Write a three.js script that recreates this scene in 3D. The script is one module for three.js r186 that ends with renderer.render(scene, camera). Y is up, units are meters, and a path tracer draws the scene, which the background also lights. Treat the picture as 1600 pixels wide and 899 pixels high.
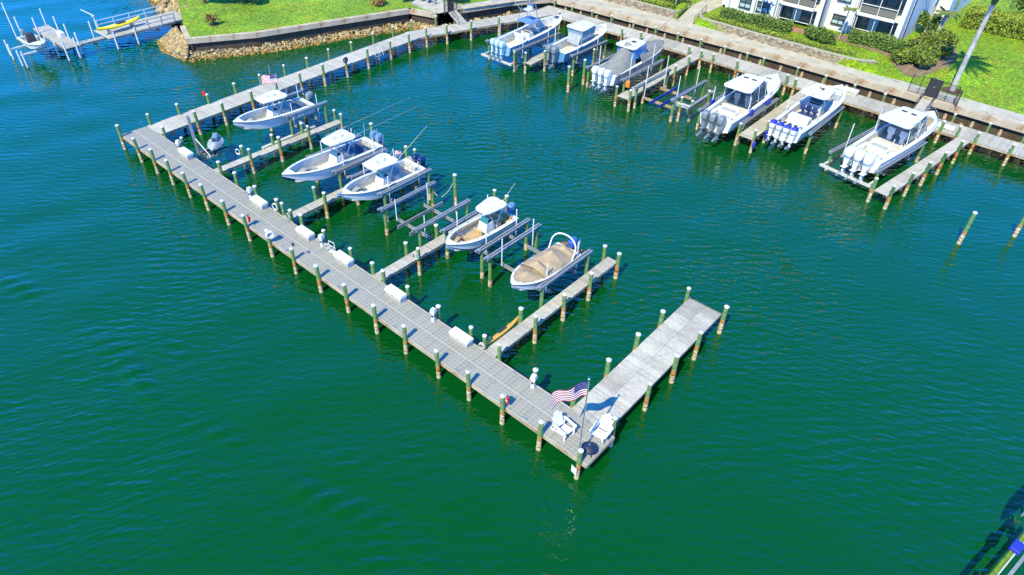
import * as THREE from 'three';
import { mergeGeometries } from 'three/addons/utils/BufferGeometryUtils.js';
import { RoundedBoxGeometry } from 'three/addons/geometries/RoundedBoxGeometry.js';

// ---------------------------------------------------------------- camera, sky, sun, exposure
const scene = new THREE.Scene();
const camera = new THREE.PerspectiveCamera(45.72, 1600 / 899, 0.5, 2000);
const PITCH = 0.69565, ROLL = 0.02654, YAW = 0.71047;
{
  const cp = Math.cos(PITCH), sp = Math.sin(PITCH), cy = Math.cos(YAW), sy = Math.sin(YAW);
  const right = new THREE.Vector3(cy, 0, -sy), fwd = new THREE.Vector3(-cp * sy, -sp, -cp * cy);
  const up0 = new THREE.Vector3().crossVectors(right, fwd);
  camera.position.set(11.279, 32.3, 19.682);
  camera.up.copy(up0).multiplyScalar(Math.cos(ROLL)).addScaledVector(right, -Math.sin(ROLL));
  camera.lookAt(camera.position.clone().add(fwd));
}
const SUNDIR = new THREE.Vector3(0.15, 1, 0.83).normalize();
const sun = new THREE.DirectionalLight(new THREE.Color(1, 0.925, 0.56), 5.0);
sun.position.copy(SUNDIR).multiplyScalar(160).add(new THREE.Vector3(-25, 0, -30));
sun.target.position.set(-25, 0, -30);
sun.castShadow = true;
Object.assign(sun.shadow.camera, { left: -110, right: 110, top: 110, bottom: -110, near: 1, far: 400 });
sun.shadow.mapSize.set(4096, 4096);
scene.add(sun, sun.target);
{
  const w = 512, h = 256, d = new Float32Array(w * h * 4);
  for (let j = 0; j < h; j++) {
    const e = Math.max(0, Math.sin(((j + 0.5) / h - 0.5) * Math.PI));
    const k = Math.pow(e, 1.5), lerp = (a, b, t) => a + (b - a) * t;
    const r = lerp(0.05, 0.02, k), g = lerp(0.66, 0.05, k), b = lerp(2.3, 0.08, k);
    for (let i = 0; i < w; i++) { const o = (j * w + i) * 4; d[o] = r; d[o + 1] = g; d[o + 2] = b; d[o + 3] = 1; }
  }
  const t = new THREE.DataTexture(d, w, h, THREE.RGBAFormat, THREE.FloatType);
  t.mapping = THREE.EquirectangularReflectionMapping; t.magFilter = THREE.LinearFilter; t.needsUpdate = true;
  scene.background = t; scene.environment = t;
}
const renderer = new THREE.WebGLRenderer();
renderer.toneMapping = THREE.LinearToneMapping;
renderer.toneMappingExposure = 1.44;
renderer.shadowMap.enabled = true;

// ---------------------------------------------------------------- helpers
let seed = 12345;
const rnd = () => { seed = (seed + 0x6D2B79F5) | 0; let t = Math.imul(seed ^ (seed >>> 15), 1 | seed); t = (t + Math.imul(t ^ (t >>> 7), 61 | t)) ^ t; return ((t ^ (t >>> 14)) >>> 0) / 4294967296; };
const rr = (a, b) => a + (b - a) * rnd();
const V = (x, y, z) => new THREE.Vector3(x, y, z);
const PI = Math.PI, clamp = (x, a, b) => Math.min(b, Math.max(a, x)), lerp = (a, b, t) => a + (b - a) * t;
const smooth = (a, b, x) => { const t = clamp((x - a) / (b - a), 0, 1); return t * t * (3 - 2 * t); };
const taken = {};
function numbered(n) { const k = taken[n] ?? 0; taken[n] = k + 1; return k ? n + '_' + String(k).padStart(3, '0') : n; }
const ORD = ['first', 'second', 'third', 'fourth', 'fifth', 'sixth', 'seventh', 'eighth', 'ninth', 'tenth', 'eleventh', 'twelfth', 'thirteenth', 'fourteenth', 'fifteenth', 'sixteenth', 'seventeenth', 'eighteenth', 'nineteenth', 'twentieth', 'twenty-first', 'twenty-second', 'twenty-third', 'twenty-fourth', 'twenty-fifth', 'twenty-sixth'];

const at = (g, x, y, z, ry = 0, rx = 0, rz = 0) => { const m = new THREE.Matrix4().makeRotationFromEuler(new THREE.Euler(rx, ry, rz, 'YXZ')); m.setPosition(x, y, z); g.applyMatrix4(m); return g; };
const bx = (w, h, d, x = 0, y = 0, z = 0, ry = 0, rx = 0, rz = 0) => at(new THREE.BoxGeometry(w, h, d), x, y, z, ry, rx, rz);   // centre
const rb = (w, h, d, r, x = 0, y = 0, z = 0, ry = 0, rx = 0, rz = 0, s = 2) => at(new RoundedBoxGeometry(w, h, d, s, r), x, y, z, ry, rx, rz);
const cy = (r0, r1, h, x = 0, y = 0, z = 0, seg = 12) => at(new THREE.CylinderGeometry(r1, r0, h, seg), x, y + h / 2, z);      // base at y
const UPV = V(0, 1, 0);
function bar(a, b, r, seg = 6, r2 = r) {   // round bar between two points
  const d = V().subVectors(b, a), L = d.length(), g = new THREE.CylinderGeometry(r2, r, L, seg);
  g.applyQuaternion(new THREE.Quaternion().setFromUnitVectors(UPV, d.normalize()));
  return g.translate((a.x + b.x) / 2, (a.y + b.y) / 2, (a.z + b.z) / 2);
}
const tube = (pts, r, n = 16, seg = 6, closed = false) => new THREE.TubeGeometry(new THREE.CatmullRomCurve3(pts.map((p) => V(...p)), closed), n, r, seg, closed);
function grid(nu, nv, fn) {   // indexed surface; fn(u, v) -> [x, y, z]
  const p = [], uv = [], ix = [];
  for (let i = 0; i <= nu; i++) for (let j = 0; j <= nv; j++) { const q = fn(i / nu, j / nv, i, j); p.push(q[0], q[1], q[2]); uv.push(i / nu, j / nv); }
  for (let i = 0; i < nu; i++) for (let j = 0; j < nv; j++) { const a = i * (nv + 1) + j, b = a + nv + 1; ix.push(a, b, a + 1, b, b + 1, a + 1); }
  const g = new THREE.BufferGeometry();
  g.setAttribute('position', new THREE.Float32BufferAttribute(p, 3)); g.setAttribute('uv', new THREE.Float32BufferAttribute(uv, 2)); g.setIndex(ix); g.computeVertexNormals();
  return g;
}
const lathe = (pts, seg = 16) => new THREE.LatheGeometry(pts.map((p) => new THREE.Vector2(...p)), seg);
function paint(g, c) {   // one vertex colour for a whole piece
  const n = g.attributes.position.count, a = new Float32Array(n * 3);
  for (let i = 0; i < n; i++) a.set(c, i * 3);
  g.setAttribute('color', new THREE.BufferAttribute(a, 3)); return g;
}
function fin(list, keepUV) {   // merge, and give uv in metres
  if (!Array.isArray(list)) list = [list];
  const anyC = list.some((g) => g.attributes.color);
  list = list.map((g) => {
    if (!g.attributes.normal) g.computeVertexNormals();
    if (g.index) g = g.toNonIndexed();
    if (anyC && !g.attributes.color) paint(g, [1, 1, 1]);
    for (const k of Object.keys(g.attributes)) if (!['position', 'normal', 'uv', 'color'].includes(k)) g.deleteAttribute(k);
    if (!g.attributes.uv) g.setAttribute('uv', new THREE.BufferAttribute(new Float32Array(g.attributes.position.count * 2), 2));
    return g;
  });
  const g = list.length > 1 ? mergeGeometries(list) : list[0];
  if (!keepUV) {
    const p = g.attributes.position.array, uv = g.attributes.uv.array;
    for (let i = 0; i < p.length; i += 9) {
      const ax = p[i + 3] - p[i], ay = p[i + 4] - p[i + 1], az = p[i + 5] - p[i + 2], bx_ = p[i + 6] - p[i], by = p[i + 7] - p[i + 1], bz = p[i + 8] - p[i + 2];
      const nx = Math.abs(ay * bz - az * by), ny = Math.abs(az * bx_ - ax * bz), nz = Math.abs(ax * by - ay * bx_);
      const [a, b] = ny >= nx && ny >= nz ? [0, 2] : nx >= nz ? [2, 1] : [0, 1];
      for (let k = 0; k < 3; k++) { const o = (i / 3 + k) * 2; uv[o] = p[i + k * 3 + a]; uv[o + 1] = p[i + k * 3 + b]; }
    }
  }
  return g;
}
function mesh(name, geo, mat) { const m = new THREE.Mesh(geo.isBufferGeometry && geo.userData.done ? geo : fin(geo), mat); m.name = name; m.castShadow = m.receiveShadow = true; return m; }
const pre = (list, keep) => { const g = fin(list, keep); g.userData.done = true; return g; };   // geometry shared between several parts
function part(parent, name, geo, mat, label) { const m = mesh(name, geo, mat); if (label) m.userData.label = label; parent.add(m); return m; }
function stuffPart(parent, name, geo, mat) { const m = part(parent, name, geo, mat); m.userData.kind = 'stuff'; return m; }
function thing(name, label, category, [x, y, z] = [0, 0, 0], ry = 0, group) {
  const o = new THREE.Group(); o.name = numbered(name); o.position.set(x, y, z); o.rotation.y = ry;
  o.userData = { label, category }; if (group) o.userData.group = group; scene.add(o); return o;
}
function single(name, geo, mat, label, category, pos = [0, 0, 0], ry = 0, group) {
  const m = mesh(numbered(name), geo, mat); m.position.set(...pos); m.rotation.y = ry; m.userData = { label, category }; if (group) m.userData.group = group; scene.add(m); return m;
}
function struct(name, geo, mat) { const m = mesh(numbered(name), geo, mat); m.userData.kind = 'structure'; scene.add(m); return m; }
function dup(o, label, pos, ry = 0) { const c = o.clone(); c.name = numbered(o.name.replace(/_\d{3}$/, '')); c.userData = { ...o.userData, label }; c.position.set(...pos); c.rotation.y = ry; scene.add(c); return c; }

// ---------------------------------------------------------------- noise and textures
const hash = (x, y, s) => { let h = Math.imul(x, 374761393) ^ Math.imul(y, 668265263) ^ Math.imul(s, 2147483647 ^ 91283); h = Math.imul(h ^ (h >>> 13), 1274126177); return ((h ^ (h >>> 16)) >>> 0) / 4294967296; };
function pnoise(x, y, p, s) {   // value noise that repeats every p cells
  const xi = Math.floor(x), yi = Math.floor(y), fx = x - xi, fy = y - yi, u = fx * fx * (3 - 2 * fx), v = fy * fy * (3 - 2 * fy), w = (k) => ((k % p) + p) % p;
  const a = hash(w(xi), w(yi), s), b = hash(w(xi + 1), w(yi), s), c = hash(w(xi), w(yi + 1), s), d = hash(w(xi + 1), w(yi + 1), s);
  return a + (b - a) * u + (c - a) * v + (a - b - c + d) * u * v;
}
function fbm(u, v, p, oct, s) { let t = 0, a = 0.5, n = 0; for (let i = 0; i < oct; i++) { t += a * pnoise(u * p, v * p, p, s + i * 17); n += a; a *= 0.55; p *= 2; } return t / n; }
function texture(n, metres, fn, srgb = true) {
  const d = new Uint8Array(n * n * 4);
  for (let j = 0; j < n; j++) for (let i = 0; i < n; i++) { const c = fn((i + 0.5) / n, (j + 0.5) / n), o = (j * n + i) * 4; for (let k = 0; k < 3; k++) d[o + k] = clamp(c[k] * 255, 0, 255); d[o + 3] = 255; }
  const t = new THREE.DataTexture(d, n, n); t.wrapS = t.wrapT = THREE.RepeatWrapping; t.magFilter = THREE.LinearFilter; t.minFilter = THREE.LinearMipmapLinearFilter; t.generateMipmaps = true;
  if (srgb) t.colorSpace = THREE.SRGBColorSpace; t.repeat.set(1 / metres, 1 / metres); t.needsUpdate = true; return t;
}
const mix3 = (a, b, t) => [lerp(a[0], b[0], t), lerp(a[1], b[1], t), lerp(a[2], b[2], t)];
const lin = (r, g, b) => new THREE.Color().setRGB(r, g, b);
const std = (c, rough = 0.6, o = {}) => new THREE.MeshStandardMaterial({ color: Array.isArray(c) ? lin(...c) : new THREE.Color(c), roughness: rough, ...o });
const phys = (c, rough, o = {}) => new THREE.MeshPhysicalMaterial({ color: Array.isArray(c) ? lin(...c) : new THREE.Color(c), roughness: rough, ...o });

const tMottle = texture(256, 2.2, (u, v) => { const f = fbm(u, v, 6, 5, 3), s = fbm(u, v, 40, 2, 9); const g = 0.80 + 0.22 * (f - 0.5) + 0.14 * (s - 0.5); return [g, g * 0.995, g * 0.985]; });
const tConcrete = texture(512, 7, (u, v) => { const f = fbm(u, v, 5, 5, 21), s = fbm(u, v, 64, 2, 5), st = smooth(0.6, 0.75, fbm(u, v, 9, 4, 77)); let g = 0.84 + 0.2 * (f - 0.5) + 0.12 * (s - 0.5) - 0.13 * st; return [g, g * 0.985, g * 0.955]; });
const tStained = texture(1024, 13, (u, v) => { const f = fbm(u, v, 12, 6, 31), s = fbm(u, v, 160, 2, 6), st = smooth(0.42, 0.8, fbm(u, v, 22, 5, 55)), dk = smooth(0.6, 0.78, fbm(u, v, 40, 4, 57)); const g = 0.82 + 0.22 * (f - 0.5) + 0.14 * (s - 0.5) - 0.14 * dk; return mix3([g, g * 0.96, g * 0.90], [g * 0.92, g * 0.70, g * 0.50], st * 0.8); });
const tWood = texture(512, 1.6, (u, v) => { const gr = fbm(u * 0.5, v, 64, 2, 8), f = fbm(u, v, 6, 4, 44), k = smooth(0.68, 0.8, fbm(u, v, 22, 3, 12)); const g = 0.82 + 0.16 * (gr - 0.5) + 0.2 * (f - 0.5) - 0.14 * k; return [g, g * 0.985, g * 0.97]; });
const tGrass = texture(1024, 22, (u, v) => {
  const f = fbm(u, v, 5, 5, 61), s = fbm(u, v, 90, 3, 14), b = fbm(u, v, 170, 2, 19), dry = smooth(0.45, 0.8, fbm(u, v, 14, 5, 91));
  const g = 0.72 + 0.35 * (s - 0.5) + 0.55 * (b - 0.5) + 0.3 * (f - 0.5); return mix3([g * 0.80, g, g * 0.40], [g * 1.0, g * 0.98, g * 0.50], dry * 0.55);
});
const bGrass = texture(512, 9, (u, v) => { const g = fbm(u, v, 90, 3, 22); return [g, g, g]; }, false);
const tRust = texture(256, 1.3, (u, v) => { const f = fbm(u, v * 0.6, 10, 4, 41), k = smooth(0.4, 0.62, fbm(u, v, 7, 4, 33)); const g = 0.75 + 0.35 * (f - 0.5); return mix3([g * 0.98, g * 0.86, g * 0.66], [g * 0.95, g * 0.58, g * 0.2], k); });
const tWrap = texture(256, 1.1, (u, v) => { const f = fbm(u, v, 8, 4, 48), k = smooth(0.54, 0.66, fbm(u, v * 1.7, 9, 4, 36)), d = smooth(0.64, 0.74, fbm(u, v, 14, 3, 99)); const g = 0.86 + 0.16 * (f - 0.5); return mix3(mix3([g, g * 0.94, g * 0.83], [g * 0.72, g * 0.52, g * 0.33], k), [0.2, 0.17, 0.12], d * 0.8); });
const tGreen = texture(256, 1.2, (u, v) => { const f = fbm(u, v * 0.35, 14, 4, 52), k = smooth(0.5, 0.7, fbm(u, v, 6, 4, 13)); const g = 0.72 + 0.4 * (f - 0.5); return mix3([g * 0.78, g, g * 0.62], [g * 0.92, g * 0.98, g * 0.72], k); });
const tRock = texture(256, 1.5, (u, v) => { const f = fbm(u, v, 6, 5, 71), g = 0.72 + 0.5 * (f - 0.5); return [g, g * 0.95, g * 0.86]; });
const tSlots = texture(128, 0.21, (u, v) => { const a = Math.abs(((u * 6) % 1) - 0.5) < 0.3 ? 0.68 : 0.95, g = a * (0.9 + 0.2 * (pnoise(u * 16, v * 16, 16, 4) - 0.5)); return [g, g, g * 0.99]; });
const tStucco = texture(256, 3, (u, v) => { const f = fbm(u, v, 4, 5, 15), s = fbm(u, v, 60, 2, 2); const g = 0.92 + 0.08 * (f - 0.5) + 0.06 * (s - 0.5); return [g, g, g * 0.99]; });
const tFabric = texture(256, 1.4, (u, v) => { const f = fbm(u, v, 5, 5, 25), s = fbm(u, v, 60, 2, 24); const g = 0.85 + 0.2 * (f - 0.5) + 0.12 * (s - 0.5); return [g, g * 0.99, g * 0.97]; });

// waves: sums of sines with whole wave numbers, so that the tile repeats without a seam
function waves(n, metres, list) {
  const h = new Float32Array(n * n), C = [];
  for (const [kx, ky, a, ph] of list) {
    const cx = new Float32Array(n), sx = new Float32Array(n), cy_ = new Float32Array(n), sy_ = new Float32Array(n);
    for (let i = 0; i < n; i++) { const p = 2 * PI * kx * i / n + ph, q = 2 * PI * ky * i / n; cx[i] = Math.cos(p); sx[i] = Math.sin(p); cy_[i] = Math.cos(q); sy_[i] = Math.sin(q); }
    C.push([cx, sx, cy_, sy_, a]);
  }
  for (let j = 0; j < n; j++) for (const [cx, sx, cy_, sy_, a] of C) { const c = cy_[j] * a, s = sy_[j] * a; for (let i = 0; i < n; i++) h[j * n + i] += sx[i] * c + cx[i] * s; }
  return h;
}
function waveList(metres, l0, l1, num, slope, dir, spread) {
  const out = [];
  for (let i = 0; i < num; i++) {
    const l = l0 * Math.pow(l1 / l0, rnd()), k = metres / l, a = dir + (rnd() + rnd() - 1) * spread, kx = Math.round(k * Math.cos(a)), ky = Math.round(k * Math.sin(a)), kk = Math.hypot(kx, ky);
    if (!kk) continue;
    out.push([kx, ky, slope * metres / (2 * PI * kk) * rr(0.6, 1.4) / Math.sqrt(num / 2), rnd() * 2 * PI]);
  }
  return out;
}
function normalTex(n, metres, h) {
  const d = new Uint8Array(n * n * 4), s = n / metres / 2;
  for (let j = 0; j < n; j++) for (let i = 0; i < n; i++) {
    const gx = (h[j * n + (i + 1) % n] - h[j * n + (i + n - 1) % n]) * s, gy = (h[((j + 1) % n) * n + i] - h[((j + n - 1) % n) * n + i]) * s, q = 1 / Math.hypot(gx, gy, 1), o = (j * n + i) * 4;
    d[o] = 127.5 - 127.5 * gx * q; d[o + 1] = 127.5 - 127.5 * gy * q; d[o + 2] = 127.5 + 127.5 * q; d[o + 3] = 255;
  }
  const t = new THREE.DataTexture(d, n, n); t.wrapS = t.wrapT = THREE.RepeatWrapping; t.magFilter = THREE.LinearFilter; t.minFilter = THREE.LinearMipmapLinearFilter; t.generateMipmaps = true; t.repeat.set(1 / metres, 1 / metres); t.needsUpdate = true; return t;
}
function heightTex(n, metres, h) {
  let lo = Infinity, hi = -Infinity; for (const x of h) { lo = Math.min(lo, x); hi = Math.max(hi, x); }
  const d = new Float32Array(n * n * 4);
  for (let i = 0; i < n * n; i++) { const g = (h[i] - lo) / (hi - lo); d[i * 4] = d[i * 4 + 1] = d[i * 4 + 2] = g; d[i * 4 + 3] = 1; }
  const t = new THREE.DataTexture(d, n, n, THREE.RGBAFormat, THREE.FloatType); t.wrapS = t.wrapT = THREE.RepeatWrapping; t.magFilter = THREE.LinearFilter; t.repeat.set(1 / metres, 1 / metres); t.needsUpdate = true;
  return [t, hi - lo];
}

// ---------------------------------------------------------------- materials
const M = {
  white: phys([0.66, 0.665, 0.67], 0.28, { clearcoat: 0.5, clearcoatRoughness: 0.15 }),
  whiteMatte: std([0.78, 0.78, 0.77], 0.55, { map: tMottle }),
  pvc: std([0.64, 0.64, 0.635], 0.4),
  deckPlank: std([0.62, 0.60, 0.565], 0.75, { map: tWood, vertexColors: true }),
  rib: std([0.62, 0.60, 0.57], 0.6, { map: tMottle }),
  fascia: std([0.62, 0.55, 0.48], 0.7, { map: tStained }),
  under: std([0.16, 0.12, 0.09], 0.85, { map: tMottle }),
  green: std([0.42, 0.50, 0.40], 0.75, { map: tGreen }),
  darkGreen: std([0.16, 0.30, 0.18], 0.75, { map: tGreen }),
  rust: std([0.74, 0.56, 0.33], 0.85, { map: tRust }),
  wrap: std([0.85, 0.79, 0.66], 0.6, { map: tWrap }),
  foot: std([0.24, 0.19, 0.07], 0.9, { map: tMottle }),
  cap: std([0.56, 0.56, 0.55], 0.4),
  alu: std([0.52, 0.54, 0.57], 0.42, { metalness: 0.35, map: tMottle }),
  steel: std([0.60, 0.62, 0.65], 0.25, { metalness: 0.85 }),
  cable: std([0.12, 0.12, 0.13], 0.5, { metalness: 0.5 }),
  black: std([0.02, 0.02, 0.022], 0.5),
  blackPad: std([0.035, 0.035, 0.04], 0.7),
  concrete: std([0.62, 0.60, 0.56], 0.85, { map: tConcrete }),
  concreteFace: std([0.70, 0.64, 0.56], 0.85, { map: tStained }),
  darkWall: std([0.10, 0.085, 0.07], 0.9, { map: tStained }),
  stoneA: std([0.46, 0.40, 0.34], 0.9, { map: tRock }), stoneB: std([0.45, 0.40, 0.36], 0.9, { map: tRock }), stoneC: std([0.52, 0.47, 0.42], 0.9, { map: tRock }),
  rock: std([0.95, 0.86, 0.68], 0.9, { map: tRock, vertexColors: true }),
  soil: std([0.17, 0.11, 0.075], 1, { map: tRock }),
  paver: std([0.50, 0.33, 0.27], 0.85, { map: tStained }),
  grass: std([0.47, 0.53, 0.03], 0.95, { map: tGrass, bumpMap: bGrass, bumpScale: 0.06 }),
  stucco: std([0.76, 0.76, 0.77], 0.8, { map: tStucco }),
  frameW: std([0.78, 0.78, 0.78], 0.5), frameD: std([0.03, 0.032, 0.036], 0.4),
  glass: phys([0.08, 0.13, 0.14], 0.05, { clearcoat: 1, clearcoatRoughness: 0.03 }),
  tintGlass: phys([0.05, 0.085, 0.10], 0.08, { clearcoat: 1, clearcoatRoughness: 0.03 }),
  greenGlass: phys([0.03, 0.16, 0.10], 0.1, { clearcoat: 1, clearcoatRoughness: 0.03 }),
  curtain: std([0.35, 0.48, 0.50], 0.9),
  tan: std([0.62, 0.44, 0.24], 0.75, { map: tFabric }), tanCover: std([0.50, 0.38, 0.265], 0.85, { map: tFabric }), greyCover: std([0.27, 0.285, 0.305], 0.85, { map: tFabric }),
  seatBlue: std([0.11, 0.20, 0.34], 0.6, { map: tFabric }), seatGrey: std([0.45, 0.50, 0.55], 0.6, { map: tFabric }), navy: phys([0.012, 0.03, 0.11], 0.3, { clearcoat: 0.6 }),
  blueSide: phys([0.10, 0.27, 0.50], 0.25, { clearcoat: 0.6 }), paleBlue: phys([0.20, 0.40, 0.60], 0.25, { clearcoat: 0.6 }), iceBlue: phys([0.42, 0.58, 0.70], 0.3, { clearcoat: 0.6 }), greyHull: phys([0.56, 0.58, 0.60], 0.3, { clearcoat: 0.6 }), bottomWhite: std([0.62, 0.62, 0.62], 0.5),
  engineWhite: phys([0.72, 0.74, 0.77], 0.25, { clearcoat: 0.6 }), engineGrey: phys([0.17, 0.205, 0.23], 0.3, { clearcoat: 0.5 }), engineBlue: phys([0.10, 0.20, 0.36], 0.25, { clearcoat: 0.6 }), engineNavy: phys([0.01, 0.025, 0.10], 0.25, { clearcoat: 0.6 }), engineRoyal: phys([0.03, 0.09, 0.42], 0.35, { clearcoat: 0.4 }),
  royal: std([0.015, 0.03, 0.36], 0.6), chairBlue: std([0.04, 0.07, 0.24], 0.6, { map: tFabric }), red: std([0.55, 0.02, 0.02], 0.45), orange: std([0.75, 0.20, 0.02], 0.5), yellow: phys([0.80, 0.62, 0.01], 0.35, { clearcoat: 0.4 }), kayakOrange: phys([0.68, 0.34, 0.03], 0.4, { clearcoat: 0.3 }),
  hose: std([0.62, 0.60, 0.55], 0.6), hoseGreen: std([0.10, 0.22, 0.13], 0.6), rope: std([0.42, 0.42, 0.40], 0.9), canvasBlue: std([0.10, 0.22, 0.42], 0.8), vinyl: phys([0.22, 0.32, 0.40], 0.18, { clearcoat: 0.8 }),
  teak: std([0.34, 0.16, 0.06], 0.7, { map: tWood }), bowTan: std([0.50, 0.36, 0.22], 0.8, { map: tFabric }), firepit: std([0.012, 0.018, 0.045], 0.55), chair: std([0.68, 0.68, 0.68], 0.5),
  trunk: std([0.60, 0.58, 0.60], 0.9, { map: tConcrete }), bark: std([0.24, 0.17, 0.11], 0.95, { map: tStained }), leaf: std([1, 1, 1], 0.75, { vertexColors: true, side: THREE.DoubleSide }),
  neighbour: std([0.58, 0.58, 0.57], 0.75, { map: tWood, vertexColors: true }),
};
// ---------------------------------------------------------------- water and sea bed
const DECK = 1.3, LAND = 2.1;
{
  const N1 = 1024, T1 = 17, h1 = waves(N1, T1, waveList(T1, 0.2, 0.9, 90, 0.06, 0.86, 0.9));
  // wind patches: ripples that come and go across a larger tile
  const N2 = 2048, T2 = 71, h2 = waves(N2, T2, waveList(T2, 0.26, 0.95, 110, 0.10, 0.82, 0.8)), sl = waves(N2, T2, waveList(T2, 2.2, 8, 40, 0.010, 0.7, 1.3));
  for (let j = 0; j < N2; j++) for (let i = 0; i < N2; i++) h2[j * N2 + i] = h2[j * N2 + i] * (0.25 + 0.95 * smooth(0.36, 0.66, fbm(i / N2, j / N2 * 0.999, 7, 3, 402))) + sl[j * N2 + i];
  const [bump, amp] = heightTex(N2, T2, h2);
  M.water = phys([0.001, 0.086, 0.013], 0.04, { ior: 1.5, transmission: 0.32, thickness: 0, normalMap: normalTex(N1, T1, h1), bumpMap: bump, bumpScale: amp });
  const axis = (a, b, step) => { const o = []; for (let x = a; x <= b + 1e-6; x += step) o.push(x); return o; };
  const xs = [-900, -400, -220, -160, ...axis(-125, -50, 0.6), ...axis(-49.6, 20, 0.3), ...axis(20.5, 45, 0.6), 70, 120, 300, 900], zs = [-900, -300, -160, ...axis(-64, 4, 0.55), ...axis(4.3, 24, 0.25), ...axis(24.5, 34, 0.6), 60, 120, 300, 900];
  const sw = waveList(60, 4, 13, 26, 0.022, 0.75, 1.4);
  const wakeA = V(-41.7, 0, 15.3), wakeD = V(-5.2, 0, 9.9).sub(wakeA).normalize();
  const hgt = (x, z) => {
    if (x < -124.5 || x > 44.5 || z < -63.5 || z > 33.5) return 0;
    let y = 0; for (const [kx, kz, a, p] of sw) y += a * Math.sin(2 * PI * (kx * x + kz * z) / 60 + p);
    const dx = x - wakeA.x, dz = z - wakeA.z, along = dx * wakeD.x + dz * wakeD.z, off = -dx * wakeD.z + dz * wakeD.x + 0.5 * Math.sin(along * 0.21) + 0.3 * Math.sin(along * 0.53 + 1);
    const fade = smooth(-14, 2, along) * (1 - smooth(38, 60, along)), gap = 0.55 + 0.3 * Math.sin(along * 0.37 + 2) + 0.25 * Math.sin(along * 0.83);
    y += 0.06 * Math.cos(2 * PI * off / 2.2) * Math.exp(-(off * off) / 4) * fade * gap;
    for (const [c, w, a] of [[0, 0.7, 0.10], [-3.0, 0.5, 0.06], [2.2, 0.5, 0.05]]) { const q = (off - c) / w; if (q * q < 12) y += a * Math.exp(-q * q) * fade * Math.max(0, gap + 0.3 * Math.sin(along * 0.6 + c * 3)) * Math.sin(2 * PI * (along / 1.4 + 0.35 * q)); }
    return y;
  };
  zs.reverse(); const g = grid(xs.length - 1, zs.length - 1, (u, v, i, j) => [xs[i], hgt(xs[i], zs[j]), zs[j]]);
  struct('water', g, M.water);   // grid winding: normals up
  struct('sea_bed', new THREE.PlaneGeometry(1800, 1800).rotateX(-PI / 2).translate(0, -2.4, 0), std([0.008, 0.09, 0.02], 1, { map: tRock }));
}

// ---------------------------------------------------------------- land
// water front, front edge of the sea wall cap (metres, x and z)
const WALL_LEFT = [[-76.2, -17.4], [-71.4, -15.6], [-67.4, -22.6], [-64.9, -30.2], [-60.9, -41.7], [-57.1, -42.9]];
const WALL_GATE = [[-56.2, -46.6], [-53.5, -54], [-50.4, -59.0]], WALL_RIGHT = [[-50.4, -59.0], [-44, -59.8], [-30, -60.6], [-18, -61.2], [2, -61.2], [60, -60.4]];
const shapeOf = (pts) => { const s = new THREE.Shape(); pts.forEach(([x, z], i) => (i ? s.lineTo(x, -z) : s.moveTo(x, -z))); return s; };
const flat = (pts, y) => new THREE.ShapeGeometry(shapeOf(pts)).rotateX(-PI / 2).translate(0, y, 0);
const inset = (pts, d) => pts.map(([x, z], i) => { const a = pts[Math.max(0, i - 1)], b = pts[Math.min(pts.length - 1, i + 1)], dx = b[0] - a[0], dz = b[1] - a[1], l = Math.hypot(dx, dz); return [x + dz / l * d, z - dx / l * d]; });   // to the left of the way along
const wl = inset(WALL_LEFT, -0.0);
struct('lawn', flat([...WALL_LEFT.map(([x, z], i) => [x - [0.1, 0.1, 0.55, 0.6, 0.5, 0.4][i], z - [0.5, 0.6, 0.25, 0.2, 0.5, 0.5][i]]), [-56.8, -46.8], [-54.1, -54.2], [-53.5, -64], [-53.5, -200], [-320, -200], [-320, -60], [-110, -30], [-97, -25], [-84.5, -21.6]], LAND), M.grass);
const terr = (x, z) => (x > -33.14 && x < -30.56 && z > -66.88 ? LAND - 0.2 : LAND + 0.9 * Math.max(x < -9.6 ? 1 : smooth(-5.0, -9.6, x) * smooth(-62.9, -64.9, z), 0.6 * smooth(-66, -76, z)));
{  // right-hand ground: pavement level by the wall, lawn rising to the terrace of the building
  
  const xs = []; for (let x = -53.5; x < -9.3; x += 2) xs.push(x); for (let x = -9.62; x < 12; x += 0.72) xs.push(x); for (const x of [14, 20, 30, 60, 200]) xs.push(x);
  xs.push(-33.15, -33.13, -30.57, -30.55); xs.sort((a, b) => a - b); const zs = [-64.06, -64.1]; for (let z = -64.6; z > -80; z -= 0.7) zs.push(z); zs.push(-66.87, -66.89); zs.sort((a, b) => b - a); for (const z of [-82, -86, -92, -100, -120, -200]) zs.push(z);
  struct('lawn', grid(xs.length - 1, zs.length - 1, (u, v, i, j) => [xs[i], j ? terr(xs[i], zs[j]) : LAND - 0.1, zs[j]]), M.grass);
  M.grass.side = THREE.DoubleSide;
}
const PAVE = [...WALL_RIGHT.map(([x, z]) => [x, z - 0.02])];
struct('pavement', flat([[-55.9, -47], [-53.2, -54.1], ...PAVE, [60, -64.3], [-8, -64.3], [-46, -64.3], [-52, -64.3], [-54.6, -56], [-57.4, -47.8]], LAND + 0.012), M.concrete);
struct('patio', flat([[-62.4, -43.2], [-57.0, -43.3], [-56.1, -47.2], [-57.6, -48], [-64.5, -46.6]], LAND + 0.018), M.concrete);

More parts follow.
